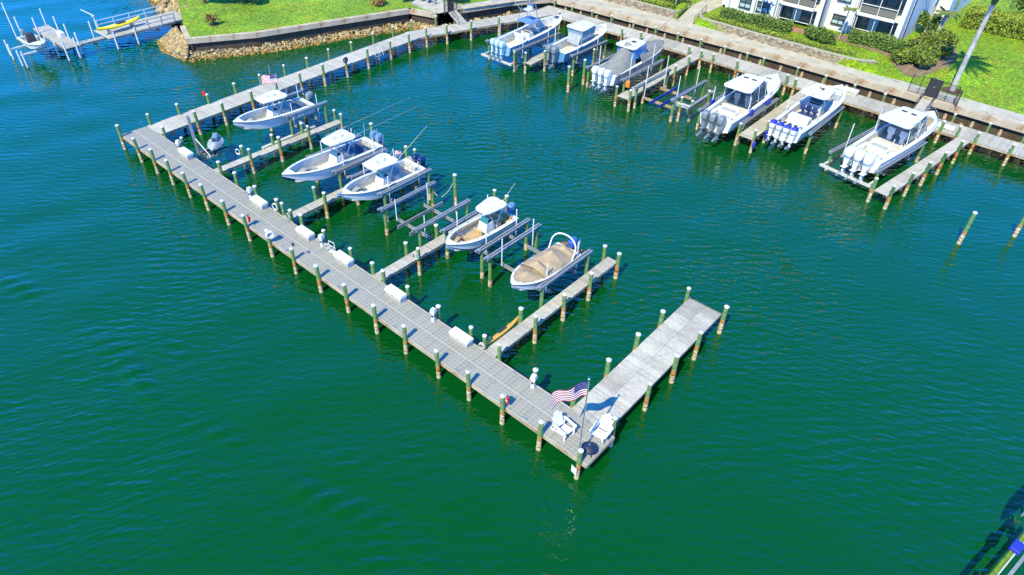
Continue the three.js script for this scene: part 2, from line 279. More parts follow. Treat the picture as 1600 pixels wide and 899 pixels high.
// pieces of a given length along a line of points: fn(x, z, turn, length, index)
function along(pts, step, fn) {
  let n = 0;
  for (let i = 0; i + 1 < pts.length; i++) {
    const [x0, z0] = pts[i], [x1, z1] = pts[i + 1], L = Math.hypot(x1 - x0, z1 - z0), k = Math.max(1, Math.round(L / step)), ry = Math.atan2(-(z1 - z0), x1 - x0);
    for (let j = 0; j < k; j++) { const t = (j + 0.5) / k; fn(lerp(x0, x1, t), lerp(z0, z1, t), ry, L / k, n++); }
  }
}
function seaWall(label, pts, capW, faceH, clip = 40) {
  const t = thing('sea_wall', label, 'sea wall', [pts[0][0], 0, pts[0][1]]);
  const ox = pts[0][0], oz = pts[0][1], geo = {};
  along(pts, 3.1, (x, z, ry, L, i) => {
    if (x > clip) return;
    const nx = Math.sin(ry), nz = Math.cos(ry), y = LAND + 0.03 + 0.004 * (i % 2);   // (nx, nz) points to the water
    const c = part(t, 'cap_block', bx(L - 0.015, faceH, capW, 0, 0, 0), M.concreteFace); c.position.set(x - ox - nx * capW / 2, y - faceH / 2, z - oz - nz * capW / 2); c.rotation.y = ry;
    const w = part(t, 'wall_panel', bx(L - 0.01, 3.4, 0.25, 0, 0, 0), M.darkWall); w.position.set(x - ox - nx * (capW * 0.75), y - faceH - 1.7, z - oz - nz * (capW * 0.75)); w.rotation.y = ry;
  });
  return t;
}
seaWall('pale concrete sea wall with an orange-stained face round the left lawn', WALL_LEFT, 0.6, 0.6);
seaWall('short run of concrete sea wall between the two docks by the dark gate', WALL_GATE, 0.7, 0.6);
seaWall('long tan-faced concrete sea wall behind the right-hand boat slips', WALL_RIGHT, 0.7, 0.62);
// stub posts under the cap of the long wall
for (let i = 0, x = -48.3; x < 10; x += 2.62, i++) {
  const z = -59.75 - 1.3 * smooth(-50, -20, x);
  single('support_post', [cy(0.15, 0.13, 2.2, 0, -0.9, 0, 9), cy(0.19, 0.17, 0.35, 0, 0.75, 0, 9)], M.concreteFace, `${ORD[i] ?? 'last'} pale stub post from the basin corner under the long sea wall`, 'post', [x, 0, z + 0.2], 0, 'stub posts under the sea wall');
}

// ---------------------------------------------------------------- riprap
function rockPile(name, label, n, place) {
  const list = [];
  const bases = []; for (let k = 0; k < 8; k++) { const g = new THREE.IcosahedronGeometry(1, 0); const p = g.attributes.position, seenV = {}; for (let i = 0; i < p.count; i++) { const key = [p.getX(i), p.getY(i), p.getZ(i)].map((q) => q.toFixed(3)).join(); const f = seenV[key] ??= rr(0.72, 1.2); p.setXYZ(i, p.getX(i) * f, p.getY(i) * f, p.getZ(i) * f); } g.computeVertexNormals(); bases.push(g); }
  for (let i = 0; i < n; i++) {
    const [x, y, z, s] = place(i), g = bases[i % 8].clone(); g.scale(s * rr(0.7, 1.5) * (rnd() < 0.08 ? 1.7 : 1), s * rr(0.55, 0.95), s * rr(0.7, 1.4)); at(g, x, y, z, rnd() * 6, rnd() * 0.6, rnd() * 0.6);
    const t = rr(0.55, 1.15), w = rnd(); paint(g, y < 0.12 + rr(-0.2, 0.2) ? [t * 0.62, t * 0.47, t * 0.17] : w < 0.22 ? [t * 0.95, t * 0.78, t * 0.45] : w < 0.62 ? [t * 0.78, t * 0.77, t * 0.77] : [t, t * 0.93, t * 0.80]); list.push(g);
  }
  const m = mesh(numbered(name), list, M.rock); m.userData = { kind: 'stuff', label, category: 'rocks' }; scene.add(m);
}
const offWall = (pts, w, y0, y1, s0 = 0.16, s1 = 0.36) => { const L = []; along(pts, 0.4, (x, z, ry) => L.push([x, z, Math.sin(ry), Math.cos(ry)])); return (i) => { const [x, z, nx, nz] = L[Math.floor(rnd() * L.length)], d = Math.pow(rnd(), 0.9); return [x + nx * d * w + rr(-0.2, 0.2), lerp(y0, y1, d) + rr(-0.12, 0.12), z + nz * d * w + rr(-0.2, 0.2), rr(s0, s1)]; }; };
rockPile('riprap', 'band of tan riprap stones along the foot of the left sea wall', 3000, offWall(WALL_LEFT.slice(1), 2.3, 0.5, -0.6, 0.1, 0.24));
rockPile('riprap', 'fan of grey and yellow stones at the tip of the left lawn', 2200, () => { const t = rnd(), a = [lerp(-77.8, -71.6, t), lerp(-17.6, -15.7, t)], b = [lerp(-79.4, -70.4, t), lerp(-14.9, -14.4, t) + 1.2 * Math.sin(t * PI) * 0.8], d = rnd(); return [lerp(a[0], b[0], d), lerp(1.5, -0.45, d) + rr(-0.1, 0.1), lerp(a[1], b[1], d), rr(0.1, 0.24)]; });
rockPile('riprap', 'bank of pale boulders beyond the neighbouring dock at top left', 900, () => { const t = rnd(), d = rnd(); return [lerp(-112, -82.5, t), lerp(1.9, -0.5, d) + rr(-0.1, 0.1), lerp(-31, -21.6, t) + d * lerp(6, 2.3, t) , rr(0.25, 0.6)]; });
rockPile('riprap', 'brown stones in the gap between the right walkway and the sea wall', 800, () => { const x = rr(-49.5, 24); return [x, rr(-0.35, 0.35), -59.7 - 1.4 * smooth(-50, -20, x) + rr(-0.55, 0.5), rr(0.15, 0.36)]; });
rockPile('riprap', 'stones under the gangway of the dark gate at the basin corner', 260, offWall([[-60.9, -41.7], [-57.1, -42.9], [-56.2, -46.6], [-53.5, -54]], 1.3, 0.5, -0.5));

// ---------------------------------------------------------------- pilings
const segsP = (r, top, bl, wl2) => ({
  post: pre([cy(r, r * 0.97, top - DECK + 0.06, 0, DECK - 0.06, 0, 12)]), band: pre([cy(r * 1.03, r * 1.02, bl, 0, DECK - 0.06 - bl, 0, 12)]), wrap: pre([cy(r * 1.10, r * 1.08, wl2 + 0.33, 0, -0.33, 0, 12)]), bare: pre([cy(r * 1.0, r * 0.99, 1.6, 0, -0.4, 0, 12)]), foot: pre([cy(r * 1.05, r * 1.02, 2.3, 0, -2.63, 0, 12)]),
  cap: pre([cy(r * 1.13, r * 1.11, 0.06, 0, top - 0.05, 0, 14), at(new THREE.ConeGeometry(r * 1.12, 0.11, 14), 0, top + 0.065, 0)]), bracket: pre([rb(0.12, 0.16, 0.2, 0.02, 0, DECK - 0.32, -0.18)]),
});
const pileGeo = {};
function piling(label, x, z, top = 2.4, o = {}) {
  const r = o.r ?? [0.135, 0.145, 0.155][Math.floor(rnd() * 3)], bl = [0.28, 0.40, 0.52, 0.68][Math.floor(rnd() * 4)], wl2 = [0.35, 0.55, 0.7][Math.floor(rnd() * 3)]; top += [-0.09, 0, 0, 0.07][Math.floor(rnd() * 4)]; const key = [top, r, bl, wl2].join('/'), g = pileGeo[key] ??= segsP(r, top, bl, wl2), t = thing('dock_piling', label, 'piling', [x, 0, z], o.turn ?? rnd() * 6, o.group ?? 'dock pilings');
  const tilt = 0.02; t.rotation.x = rr(-tilt, tilt); t.rotation.z = rr(-tilt, tilt);
  part(t, 'post', g.post, o.dark ? M.darkGreen : M.green); part(t, 'stained_band', g.band, M.rust); part(t, 'sleeve', g.wrap, M.wrap); part(t, 'lower_post', g.bare, M.wrap); part(t, 'foot', g.foot, M.foot);
  if (o.cap !== false) part(t, 'cap', g.cap, M.cap);
  return t;
}
const OUTER = [-0.41, -3.17, -6.0, -8.75, -11.44, -14.55, -17.5, -20.6, -23.77, -26.86, -29.96, -33.08, -36.2, -39.4, -42.35, -45.3, -48.15, -51.18, -54.6];
OUTER.forEach((x, i) => piling(i ? `${ORD[i]} piling from the flagpole corner along the long pier's outer edge` : 'corner piling with a white sign board beside the flagpole', x, 0.17, i === 18 ? 2.55 : 2.42));
const INNER = [-6.01, -8.97, -10.22, -11.47, -14.49, -17.47, -20.08, -21.3, -23.71, -26.88, -29.92, -31.25, -32.42, -33.13, -36.19, -39.34, -41.8, -48.3, -51.7];
INNER.forEach((x, i) => piling(`${ORD[i]} piling along the long pier's slip side, from the wide pier`, x, -2.77, 2.38));
function pairs(name, xl, xr, zsL, zsR) {
  zsL.forEach((z, i) => piling(`${ORD[i]} left piling of ${name}, from the long pier`, xl, z)); zsR.forEach((z, i) => piling(`${ORD[i]} right piling of ${name}, from the long pier`, xr, z));
}
pairs('the wide end pier', -3.17, -0.28, [-2.9, -6.32, -9.5, -12.5, -15.9], [-2.9, -6.48, -9.57, -12.4, -15.85]);
pairs('the finger with the orange kayak', -10.24, -9.0, [-6.26, -15.85], [-6.38, -9.44, -12.4, -15.85]);
pairs('the finger beside the tan-cushioned boat', -21.38, -20.1, [-6.05, -9.2, -15.8], [-6.1, -15.8]);
pairs('the finger under the navy-engine boat bow', -32.45, -31.25, [-5.9, -15.85], [-5.95, -15.85]);
pairs('the finger nearest the flag-topped boat', -43.1, -41.95, [-5.72, -8.8, -12, -15.9], [-5.78, -8.8, -12.04, -15.83]);
[[-54.95, -2.9], [-55.05, -6], [-55.2, -9.2], [-55.5, -12.5], [-55.75, -15.6], [-55.95, -18.8], [-56.15, -21.95], [-56.35, -25.1], [-56.5, -28.5], [-56.7, -32], [-56.8, -35.2], [-56.8, -38.3], [-55.75, -41.6]].forEach(([x, z], i) => piling(`${ORD[i]} outer piling of the left walkway, counted from the far pier corner`, x, z));
[[-52.2, -6.27], [-52.3, -9.16], [-52.45, -12.5], [-52.6, -15.6], [-52.85, -18.73], [-53.05, -21.86], [-53.2, -25.1], [-53.35, -28.35], [-53.55, -32], [-53.6, -35.05], [-53.55, -37.9], [-52.55, -40.5], [-51.3, -43.6], [-49.9, -47.4]].forEach(([x, z], i) => piling(`${ORD[i]} basin-side piling of the left walkway, counted from the far pier corner`, x, z));
[-49.7, -46.6, -43.3, -40.2, -36.8, -33.5, -30.3, -27.1, -23.8, -20.8, -18.7, -14.5, -11.2, -7.9, -4.6, 2.45, 5.7, 8.9, 12].forEach((x, i) => piling(`${ORD[i]} green piling between right walkway and sea wall, from the basin corner`, x, -58.75 - 1.05 * smooth(-50, -24, x) + 0.35 * smooth(0, 12, x), 2.1));
[-45.9, -36.2, -33.5, -26.7, -25.05, -23.46, -20.3, -14.2, -13.2, 2.2, 3.75, 5.45, 8.55, 11.7].forEach((x, i) => piling(`${ORD[i]} slip-side piling of the right walkway, counted from the basin corner`, x, -55.1 - 1.15 * smooth(-48, -26, x) + 0.3 * smooth(0, 12, x), 2.3));
[[2.72, -40.0], [3.27, -43.3], [3.76, -46.4], [4.26, -49.6], [4.76, -52.9]].forEach(([x, z], i) => piling(`${ORD[i]} piling on the open side of the rightmost finger, counted from its tip`, x, z, 2.4, { dark: true }));
[[1.2, -40.1, 'tip piling on the boat side of the rightmost finger'], [-40.55, -39.9, 'piling at the tip of the finger beside the tower boat, tower side'], [-39.26, -40.4, 'middle piling at the tip of the finger beside the tower boat'], [-38.1, -42.6, 'piling on the curtained boat side of the finger by the tower boat'],
  [-26.3, -40.4, 'left tip piling of the finger by the grey covered boat'], [-24.55, -40.4, 'right tip piling of the finger by the grey covered boat'], [-24.6, -43.2, 'second right piling of the finger by the grey covered boat'], [-24.7, -49.7, 'third right piling of the finger by the grey covered boat'], [-25.1, -53.5, 'fourth right piling of the finger by the grey covered boat'],
  [-12.45, -41.5, 'left tip piling of the finger by the blue-topped engines'], [-10.65, -41.2, 'right tip piling of the finger by the blue-topped engines'], [-10.6, -44, 'second right piling of the finger by the blue-topped engines']].forEach(([x, z, l]) => piling(l, x, z, 2.35));
[[-32.25, -39.7, 2.9, 'free-standing pale piling in front of the grey covered boat, nearer the camera'], [-32.3, -42.6, 2.9, 'free-standing pale piling beside the curtained boat'], [9.05, -38.9, 3.0, 'lone white-capped piling in open water at the right'], [12.2, -43.2, 2.3, 'piling at the right edge of the picture in open water'], [-24.5, -14.3, 3.3, 'tall white-capped piling with a slack rope in front of the empty lift'], [-36.6, -15.4, 3.3, 'tall white-capped piling behind the boat with long outriggers']].forEach(([x, z, t, l]) => piling(l, x, z, t, { r: 0.16 }));

// ---------------------------------------------------------------- decks
function plankRun(name, label, A, B, w, o = {}) {   // boards across a straight run
  const dx = B[0] - A[0], dz = B[1] - A[1], L = Math.hypot(dx, dz), ry = Math.atan2(-dz, dx), y = DECK + (o.dy ?? 0);
  const t = thing(name, label, o.category ?? 'dock', [A[0], y, A[1]], ry, o.group), list = [], pw = o.board ?? 0.142;
  for (let x = 0; x < L; x += pw) {
    const tone = 0.92 + 0.16 * rnd(), warm = rr(-0.02, 0.02), split = o.split ? rr(-0.02, 0.02) : null;
    for (const [c, ww] of o.split ? [[-w / 4 - 0.004, w / 2 - 0.008], [w / 4 + 0.004, w / 2 - 0.008]] : [[0, w]]) {
      const k = tone * rr(0.95, 1.05) * (0.84 + 0.32 * pnoise(x * 0.55 + A[0], c * 0.8 + A[1], 512, 7)) * (o.dark && x > L - o.dark && !(c > 0 && x < L - o.dark * 0.42) ? 0.80 : 1);
      list.push(paint(bx(Math.min(pw, L - x) - 0.008, 0.035, ww, x + pw / 2, -0.0175 + rr(-0.002, 0.002), c), [k * (1 + warm), k, k * (1 - warm)]));
    }
  }
  stuffPart(t, 'planking', list, o.mat ?? M.deckPlank);
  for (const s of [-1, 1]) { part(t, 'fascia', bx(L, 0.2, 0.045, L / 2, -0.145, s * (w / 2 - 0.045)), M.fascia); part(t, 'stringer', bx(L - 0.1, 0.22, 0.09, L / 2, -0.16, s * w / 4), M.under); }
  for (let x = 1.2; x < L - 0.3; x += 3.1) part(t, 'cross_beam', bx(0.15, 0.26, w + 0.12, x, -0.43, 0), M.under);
  return t;
}
plankRun('wide_pier', 'wide plank end pier running out from the flagpole corner', [-1.78, -2.63], [-1.82, -16.13], 2.5, { split: true, dark: 2.1, category: 'pier' });
const fing = 'narrow plank finger piers';
plankRun('finger_pier', 'narrow plank finger with an orange kayak lying along it', [-9.62, -2.63], [-9.62, -16.1], 0.9, { group: fing });
plankRun('finger_pier', 'narrow plank finger between the empty lift and the tan-cushioned boat', [-20.74, -2.63], [-20.74, -16.05], 0.9, { group: fing });
plankRun('finger_pier', 'narrow plank finger partly hidden under the bow of the navy-engine boat', [-31.84, -2.63], [-31.88, -16.05], 0.9, { group: fing });
plankRun('finger_pier', 'narrow plank finger left of the outrigger boat', [-42.48, -2.63], [-42.55, -16.05], 0.86, { group: fing });
plankRun('walkway', 'pale plank walkway from the far pier corner toward the left lawn', [-53.65, -2.63], [-55.2, -37.4], 2.6, { category: 'walkway' });
plankRun('walkway', 'plank walkway past the gangway and dark gate at the basin corner', [-55.45, -36.6], [-48.9, -55.6], 2.6, { category: 'walkway', dy: 0.006 });
plankRun('walkway', 'plank walkway behind the tower boat and the curtained boat', [-50.4, -56.9], [-24, -57.85], 3.0, { category: 'walkway', dy: -0.006 });
plankRun('walkway', 'plank walkway behind the hardtop boats along the sea wall', [-24.2, -57.85], [40, -57.35], 3.0, { category: 'walkway', dy: 0.004 });
plankRun('finger_pier', 'plank finger between the tower boat and the curtained boat', [-40.0, -55.6], [-38.85, -40.2], 1.15, { group: fing });
plankRun('finger_pier', 'plank finger between the grey covered boat and the blue bunks', [-25.85, -56.3], [-25.4, -40.3], 1.4, { group: fing });
plankRun('finger_pier', 'plank finger left of the boat with four blue-topped engines', [-11.5, -56.3], [-11.5, -41.2], 1.5, { group: fing });
plankRun('finger_pier', 'rightmost plank finger, slanting beside the boat with the tan bow deck', [4.5, -56.1], [1.95, -39.9], 1.2, { group: fing });
{  // the long pier: plastic grating panels in two rows
  const t = thing('long_pier', 'long pier decked with pale grating panels in two rows', 'pier', [0, DECK, 0]);
  const pw = 0.305, pl = 1.245, ribs = [];
  for (const s of [-1, 1]) ribs.push(bx(0.022, 0.03, pl, s * (pw / 2 - 0.013), -0.015, 0));
  for (let k = 0; k <= 5; k++) ribs.push(bx(pw - 0.05, 0.028, k % 5 ? 0.02 : 0.035, 0, -0.0155, lerp(-pl / 2 + 0.018, pl / 2 - 0.018, k / 5)));
  const rib = pre(ribs), plate = pre([bx(pw - 0.03, 0.02, pl - 0.03, 0, -0.03, 0)]);
  const both = [std([0.53, 0.52, 0.495], 0.6, { map: tSlots }), std([0.57, 0.555, 0.53], 0.6, { map: tSlots }), std([0.49, 0.48, 0.465], 0.6, { map: tSlots })];
  const restR = [], restP = []; let n = 0;
  for (let i = 0; i < 180; i++) for (const s of [1, -1]) {
    const x = -pw / 2 - i * pw, z = -1.3 + s * (pl / 2 + 0.02), dy = rr(-0.002, 0.002);
    if (n < 300) { const p = part(t, 'grating_panel', rib, M.rib); p.position.set(x, dy, z); part(p, 'grate', plate, both[Math.floor(rnd() * 3)]); n++; }
    else { restR.push(rib.clone().translate(x, dy, z)); restP.push(plate.clone().translate(x, dy, z)); }
  }
  stuffPart(t, 'far_panels', restR, M.rib); stuffPart(t, 'far_grates', restP, both[0]);
  for (const z of [-0.03, -2.57]) part(t, 'edge_board', bx(54.9, 0.045, 0.06, -27.45, -0.018, z), M.rib);
  part(t, 'centre_strip', bx(54.9, 0.02, 0.03, -27.45, -0.02, -1.3), M.rib);
  const cleatG = pre([rb(0.3, 0.035, 0.045, 0.012, 0, 0.085, 0), bx(0.04, 0.08, 0.04, -0.06, 0.04, 0), bx(0.04, 0.08, 0.04, 0.06, 0.04, 0)]);
  OUTER.forEach((x, i) => { for (const z of [-0.16, -2.44]) if ((i + (z < -1)) % 2) part(t, 'cleat', cleatG, M.steel).position.set(x - 1.35, 0, z); });
  for (const z of [0.025, -2.625]) part(t, 'fascia', bx(54.9, 0.2, 0.045, -27.45, -0.15, z), M.fascia);
  part(t, 'end_board', bx(0.045, 0.24, 2.6, 0.03, -0.13, -1.3), M.fascia); part(t, 'end_board', bx(0.045, 0.24, 2.6, -54.93, -0.13, -1.3), M.fascia);
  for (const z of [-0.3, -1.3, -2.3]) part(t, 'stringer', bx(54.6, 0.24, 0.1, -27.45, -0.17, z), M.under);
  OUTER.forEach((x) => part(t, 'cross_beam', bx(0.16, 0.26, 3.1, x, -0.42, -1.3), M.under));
}
// ---------------------------------------------------------------- boats
function frustum(wb, db, wt, dt, h, dz = 0, dx = 0) {   // tapered box, base centre at the origin
  const g = new THREE.BoxGeometry(1, 1, 1), p = g.attributes.position;
  for (let i = 0; i < p.count; i++) { const t = p.getY(i) > 0; p.setXYZ(i, p.getX(i) * (t ? wt : wb) + (t ? dx : 0), t ? h : 0, p.getZ(i) * (t ? dt : db) + (t ? dz : 0)); }
  const n = g.toNonIndexed(); n.computeVertexNormals(); return n;
}
function slab(w, l, r, th, bev = 0.03, nose = 0) {   // rounded plate lying flat; nose narrows the +z end
  const s = new THREE.Shape(), a = w / 2 - bev, b = l / 2 - bev, an = a - nose; r = Math.min(r, a * 0.9, b * 0.9);
  s.moveTo(-a + r, -b); s.lineTo(a - r, -b); s.quadraticCurveTo(a, -b, a, -b + r); s.lineTo(an, b - r); s.quadraticCurveTo(an, b, an - r, b); s.lineTo(-an + r, b); s.quadraticCurveTo(-an, b, -an, b - r); s.lineTo(-a, -b + r); s.quadraticCurveTo(-a, -b, -a + r, -b);
  return new THREE.ExtrudeGeometry(s, { depth: th, bevelEnabled: true, bevelThickness: bev, bevelSize: bev, bevelSegments: 2, curveSegments: 6 }).rotateX(PI / 2).translate(0, th / 2, 0);
}
const cowlG = (() => {
  const lv = [[0, 0.17, 0.26, 0], [0.04, 0.23, 0.34, 0], [0.18, 0.265, 0.385, -0.01], [0.42, 0.265, 0.38, -0.03], [0.56, 0.235, 0.33, -0.04], [0.63, 0.17, 0.24, -0.04], [0.66, 0.001, 0.001, -0.03]];
  const g = grid(24, lv.length - 1, (u, v, i, j) => { const a = -u * 2 * PI, [y, w, l, dz] = lv[j], e = 2 / 3.2, c = Math.cos(a), s = Math.sin(a); return [Math.sign(c) * Math.pow(Math.abs(c), e) * w, y, Math.sign(s) * Math.pow(Math.abs(s), e) * l + dz]; });
  return pre([g]);
})();
const cowlTopG = pre([(() => { const lv = [[0.43, 0.268, 0.384, -0.03], [0.565, 0.24, 0.336, -0.04], [0.638, 0.175, 0.246, -0.04], [0.67, 0.001, 0.001, -0.03]]; return grid(24, 3, (u, v, i, j) => { const a = -u * 2 * PI, [y, w, l, dz] = lv[j], e = 2 / 3.2, c = Math.cos(a), s = Math.sin(a); return [Math.sign(c) * Math.pow(Math.abs(c), e) * w, y, Math.sign(s) * Math.pow(Math.abs(s), e) * l + dz]; }); })()]);
const midG = pre([at(frustum(0.2, 0.30, 0.34, 0.50, 0.62), 0, -0.62, 0.02), bx(0.3, 0.3, 0.3, 0, -0.2, 0.28)]);
const gearG = pre([at(frustum(0.09, 0.34, 0.16, 0.28, 0.5), 0, -1.1, 0), bx(0.30, 0.025, 0.52, 0, -0.64, -0.06), lathe([[0.001, -0.34], [0.06, -0.27], [0.085, -0.1], [0.085, 0.1], [0.04, 0.27], [0.001, 0.34]], 10).rotateX(PI / 2).translate(0, -1.1, 0.02), at(frustum(0.02, 0.14, 0.035, 0.28, 0.26), 0, -1.38, 0)]);
const propG = pre([0, 1, 2].map((k) => at(new THREE.CircleGeometry(0.11, 8), 0, 0.13, 0, 0.6).rotateZ(k * 2 * PI / 3).translate(0, -1.1, -0.36)).concat([bar(V(0, -1.1, -0.28), V(0, -1.1, -0.45), 0.05, 8)]));
M.prop = std([0.35, 0.35, 0.36], 0.35, { metalness: 0.7, side: THREE.DoubleSide });
function outboard(boat, x, y, z, sc, mat, mid, top, tilt = 0) {
  const c = part(boat, 'outboard_motor', cowlG, mat); c.position.set(x, y, z); c.scale.setScalar(sc); c.rotation.x = tilt;
  if (top) part(c, 'cowling_top', cowlTopG, top);
  part(c, 'midsection', midG, mid); part(c, 'gearcase', gearG, mid); part(c, 'propeller', propG, M.prop);
}
function boat(o) {
  const { L, B, H0, H1 } = o, t = thing('boat', o.label, 'boat', [o.x, o.keel, o.z], o.turn ?? 0, 'boats on lifts');
  t.name = numbered(o.name ?? 'centre_console_boat'); taken.boat--;
  const k = (s) => Math.max(0, (s - 0.48) / 0.52), full = o.full ?? (L > 10 ? 3.3 : 3.0);
  const hb = (s) => Math.max(0.03, B / 2 * (0.93 + 0.07 * Math.min(1, s / 0.35)) * (1 - Math.pow(k(s), full))), sh = (s) => H0 + (H1 - H0) * Math.pow(s, 1.7), kl = (s) => (s > 0.62 ? H1 * 0.80 * Math.pow((s - 0.62) / 0.38, 2.4) : 0);
  const ch = (s) => hb(s) * (0.88 - 0.34 * k(s) ** 2), cyy = (s) => kl(s) + (sh(s) - kl(s)) * (0.27 + 0.2 * k(s) ** 2), N = 28, g = o.gun ?? (L > 10 ? 0.34 : 0.25), sA = 0.05, sB = o.deckFrom ?? 0.9;
  const sn = (u) => 1 - Math.pow(1 - u, 1.25);
  const side = (q) => grid(N, 4, (u, v) => { const s = sn(u), w = q > 0 ? v : 1 - v; return [(q) * lerp(ch(s), hb(s), Math.pow(w, lerp(0.7, 1.5, k(s)))), lerp(cyy(s), sh(s), w), s * L]; });
  const hullParts = [side(1), side(-1)];
  const tr = new THREE.Shape(); tr.moveTo(0, 0); tr.lineTo(ch(0), cyy(0)); tr.lineTo(hb(0), sh(0)); tr.lineTo(-hb(0), sh(0)); tr.lineTo(-ch(0), cyy(0));
  hullParts.push(new THREE.ShapeGeometry(tr).rotateY(PI).translate(0, 0, 0));
  part(t, 'hull', hullParts, o.hull ?? M.white);
  part(t, 'hull_bottom', grid(N, 6, (u, v) => { const s = sn(u), w = 1 - 2 * v; return [w * ch(s), kl(s) + (cyy(s) - kl(s)) * Math.abs(w), s * L]; }), o.bottom ?? M.bottomWhite);
  if (o.stripe) part(t, 'boot_stripe', [1, -1].map((q) => grid(N, 1, (u, v) => { const s = sn(u) * 0.985, w = (q > 0 ? v : 1 - v) * 0.16; return [q * (lerp(ch(s), hb(s), Math.pow(w, lerp(0.7, 1.5, k(s)))) + 0.012), lerp(cyy(s), sh(s), w), s * L]; })), o.stripe);
  // gunwale cap, stern deck and fore deck
  const inn = (s) => Math.max(0.02, hb(s) - g), deck = [];
  for (const q of [1, -1]) {
    deck.push(grid(N, 2, (u, v) => { const s = lerp(sA, sB, u), x = q > 0 ? [hb(s) + 0.035, hb(s) - 0.03, inn(s)][Math.round(v * 2)] : -[inn(s), hb(s) - 0.03, hb(s) + 0.035][Math.round(v * 2)], e = q > 0 ? Math.round(v * 2) === 0 : Math.round(v * 2) === 2; return [x, sh(s) + (e ? -0.01 : 0.03), s * L]; }));
  }
  const across = (s0, s1, rise, n = 10) => grid(n, 8, (u, v) => { const s = lerp(s0, s1, u), w = 1 - 2 * v; return [w * (hb(s) + 0.035), sh(s) + (Math.abs(w) > 0.99 ? -0.01 : 0.03 + rise(s) * (1 - w * w)), s * L]; });
  deck.push(across(0, sA, () => 0), across(sB, 1, o.foreRise ?? (() => 0.04), 14));
  part(t, 'gunwale', deck, o.deck ?? M.white);
  const sole = (s) => (o.sole ?? H0 * 0.36) + smooth(0.66, 0.72, s) * (o.bowStep ?? H0 * 0.3) * (sB > 0.8 ? 1 : 0), lin_ = [];
  for (const q of [1, -1]) lin_.push(grid(N, 1, (u, v) => { const s = lerp(sA, sB, u), w = q > 0 ? v : 1 - v; return [q * (w > 0.5 ? inn(s) - 0.03 : inn(s)), w > 0.5 ? sole(s) : sh(s) + 0.03, s * L]; }));
  lin_.push(grid(N, 1, (u, v) => { const s = lerp(sA, sB, u); return [(v ? -1 : 1) * (inn(s) - 0.03), sole(s), s * L]; }));
  for (const [s, f] of [[sA, 1], [sB, -1]]) lin_.push(grid(1, 1, (u, v) => { const w = f > 0 ? u : 1 - u; return [(w ? 1 : -1) * inn(s), v ? sh(s) + 0.03 : sole(s), s * L]; }));
  M_liner.side = THREE.DoubleSide;
  part(t, 'cockpit', lin_, o.liner ?? M_liner);
  for (const q of [1, -1]) for (const s of [0.08, 0.2, 0.32, 0.5, 0.66, 0.8]) if (s < sB) part(t, s === 0.5 || s === 0.08 ? 'cleat' : 'rod_holder', s === 0.5 || s === 0.08 ? cleatB : rodB, s === 0.5 || s === 0.08 ? M.steel : M.blackPad).position.set(q * (hb(s) - g * 0.5), sh(s) + 0.03, s * L);
  part(t, 'rub_rail', [1, -1].map((q) => tube(Array.from({ length: 15 }, (_, i) => { const s = sn(i / 14); return [q * (hb(s) + 0.025), sh(s) - 0.03, s * L]; }), 0.03, 40, 5)), o.rail ?? M.blackPad);
  Object.assign(t.userData, {}); const F = { t, hb, sh, inn, sole, L, B, kl, cyy, ch };
  const n = o.engines ?? 1, es = o.es ?? 1;
  for (let i = 0; i < n; i++) outboard(t, (i - (n - 1) / 2) * (o.gap ?? 0.68), sh(0) + (o.ey ?? -0.10), -0.40 * es, es, o.engine ?? M.engineGrey, o.mid ?? o.engine ?? M.engineGrey, o.engineTop, o.tilt ?? 0.12);
  return F;
}
const cleatB = pre([rb(0.05, 0.03, 0.24, 0.01, 0, 0.05, 0), bx(0.03, 0.05, 0.03, 0, 0.025, 0)]), rodB = pre([cy(0.045, 0.045, 0.02, 0, 0, 0, 8)]);
const M_liner = std([0.86, 0.86, 0.86], 0.5, { map: tMottle });
// furniture for open boats
function console_(F, z, w, o = {}) {
  const y = F.sole(z / F.L), h = o.h ?? 1.05, b = part(F.t, 'console', [at(frustum(w, 1.1, w * 0.86, 0.7, h, -0.12), 0, y, z), rb(w * 0.7, 0.4, 0.45, 0.08, 0, y + 0.2, z + 0.75)], o.mat ?? M.white);
  part(b, 'windshield', at(frustum(w * 0.9, 0.05, w * 0.74, 0.05, 0.48, -0.2), 0, y + h - 0.08, z + 0.22), o.glass ?? M.tintGlass);
  part(b, 'dash', bx(w * 0.7, 0.03, 0.3, 0, y + h + 0.02, z - 0.25), M.blackPad);
  part(b, 'wheel', at(new THREE.TorusGeometry(0.17, 0.02, 5, 14), 0, y + h - 0.12, z - 0.5, 0, -0.5), M.steel);
  return b;
}
function seat(F, z, w, mat, o = {}) {
  const y = F.sole(z / F.L), s = part(F.t, o.name ?? 'leaning_post', [rb(w, 0.16, 0.5, 0.06, 0, y + (o.y ?? 0.86), z), rb(w, 0.42, 0.14, 0.06, 0, y + (o.y ?? 0.86) + 0.25, z - 0.25)], mat);
  part(s, 'base', [bx(w * 0.85, o.y ?? 0.8, 0.4, 0, y + (o.y ?? 0.8) / 2, z)], o.base ?? M.white); return s;
}
function cushions(F, s0, s1, mat, y = 0.05, w = 0.5) {
  for (const q of [1, -1]) part(F.t, 'bow_cushion', grid(8, 3, (u, v) => { const s = lerp(s0, s1, u), e = q > 0 ? v : 1 - v, x1 = F.inn(s) - 0.04, x0 = Math.max(0.02, x1 - w); return [q * lerp(x0, x1, e), F.sole(s) + y + 0.22 + (e > 0.2 && e < 0.8 ? 0.06 : 0), s * F.L]; }), mat);
}
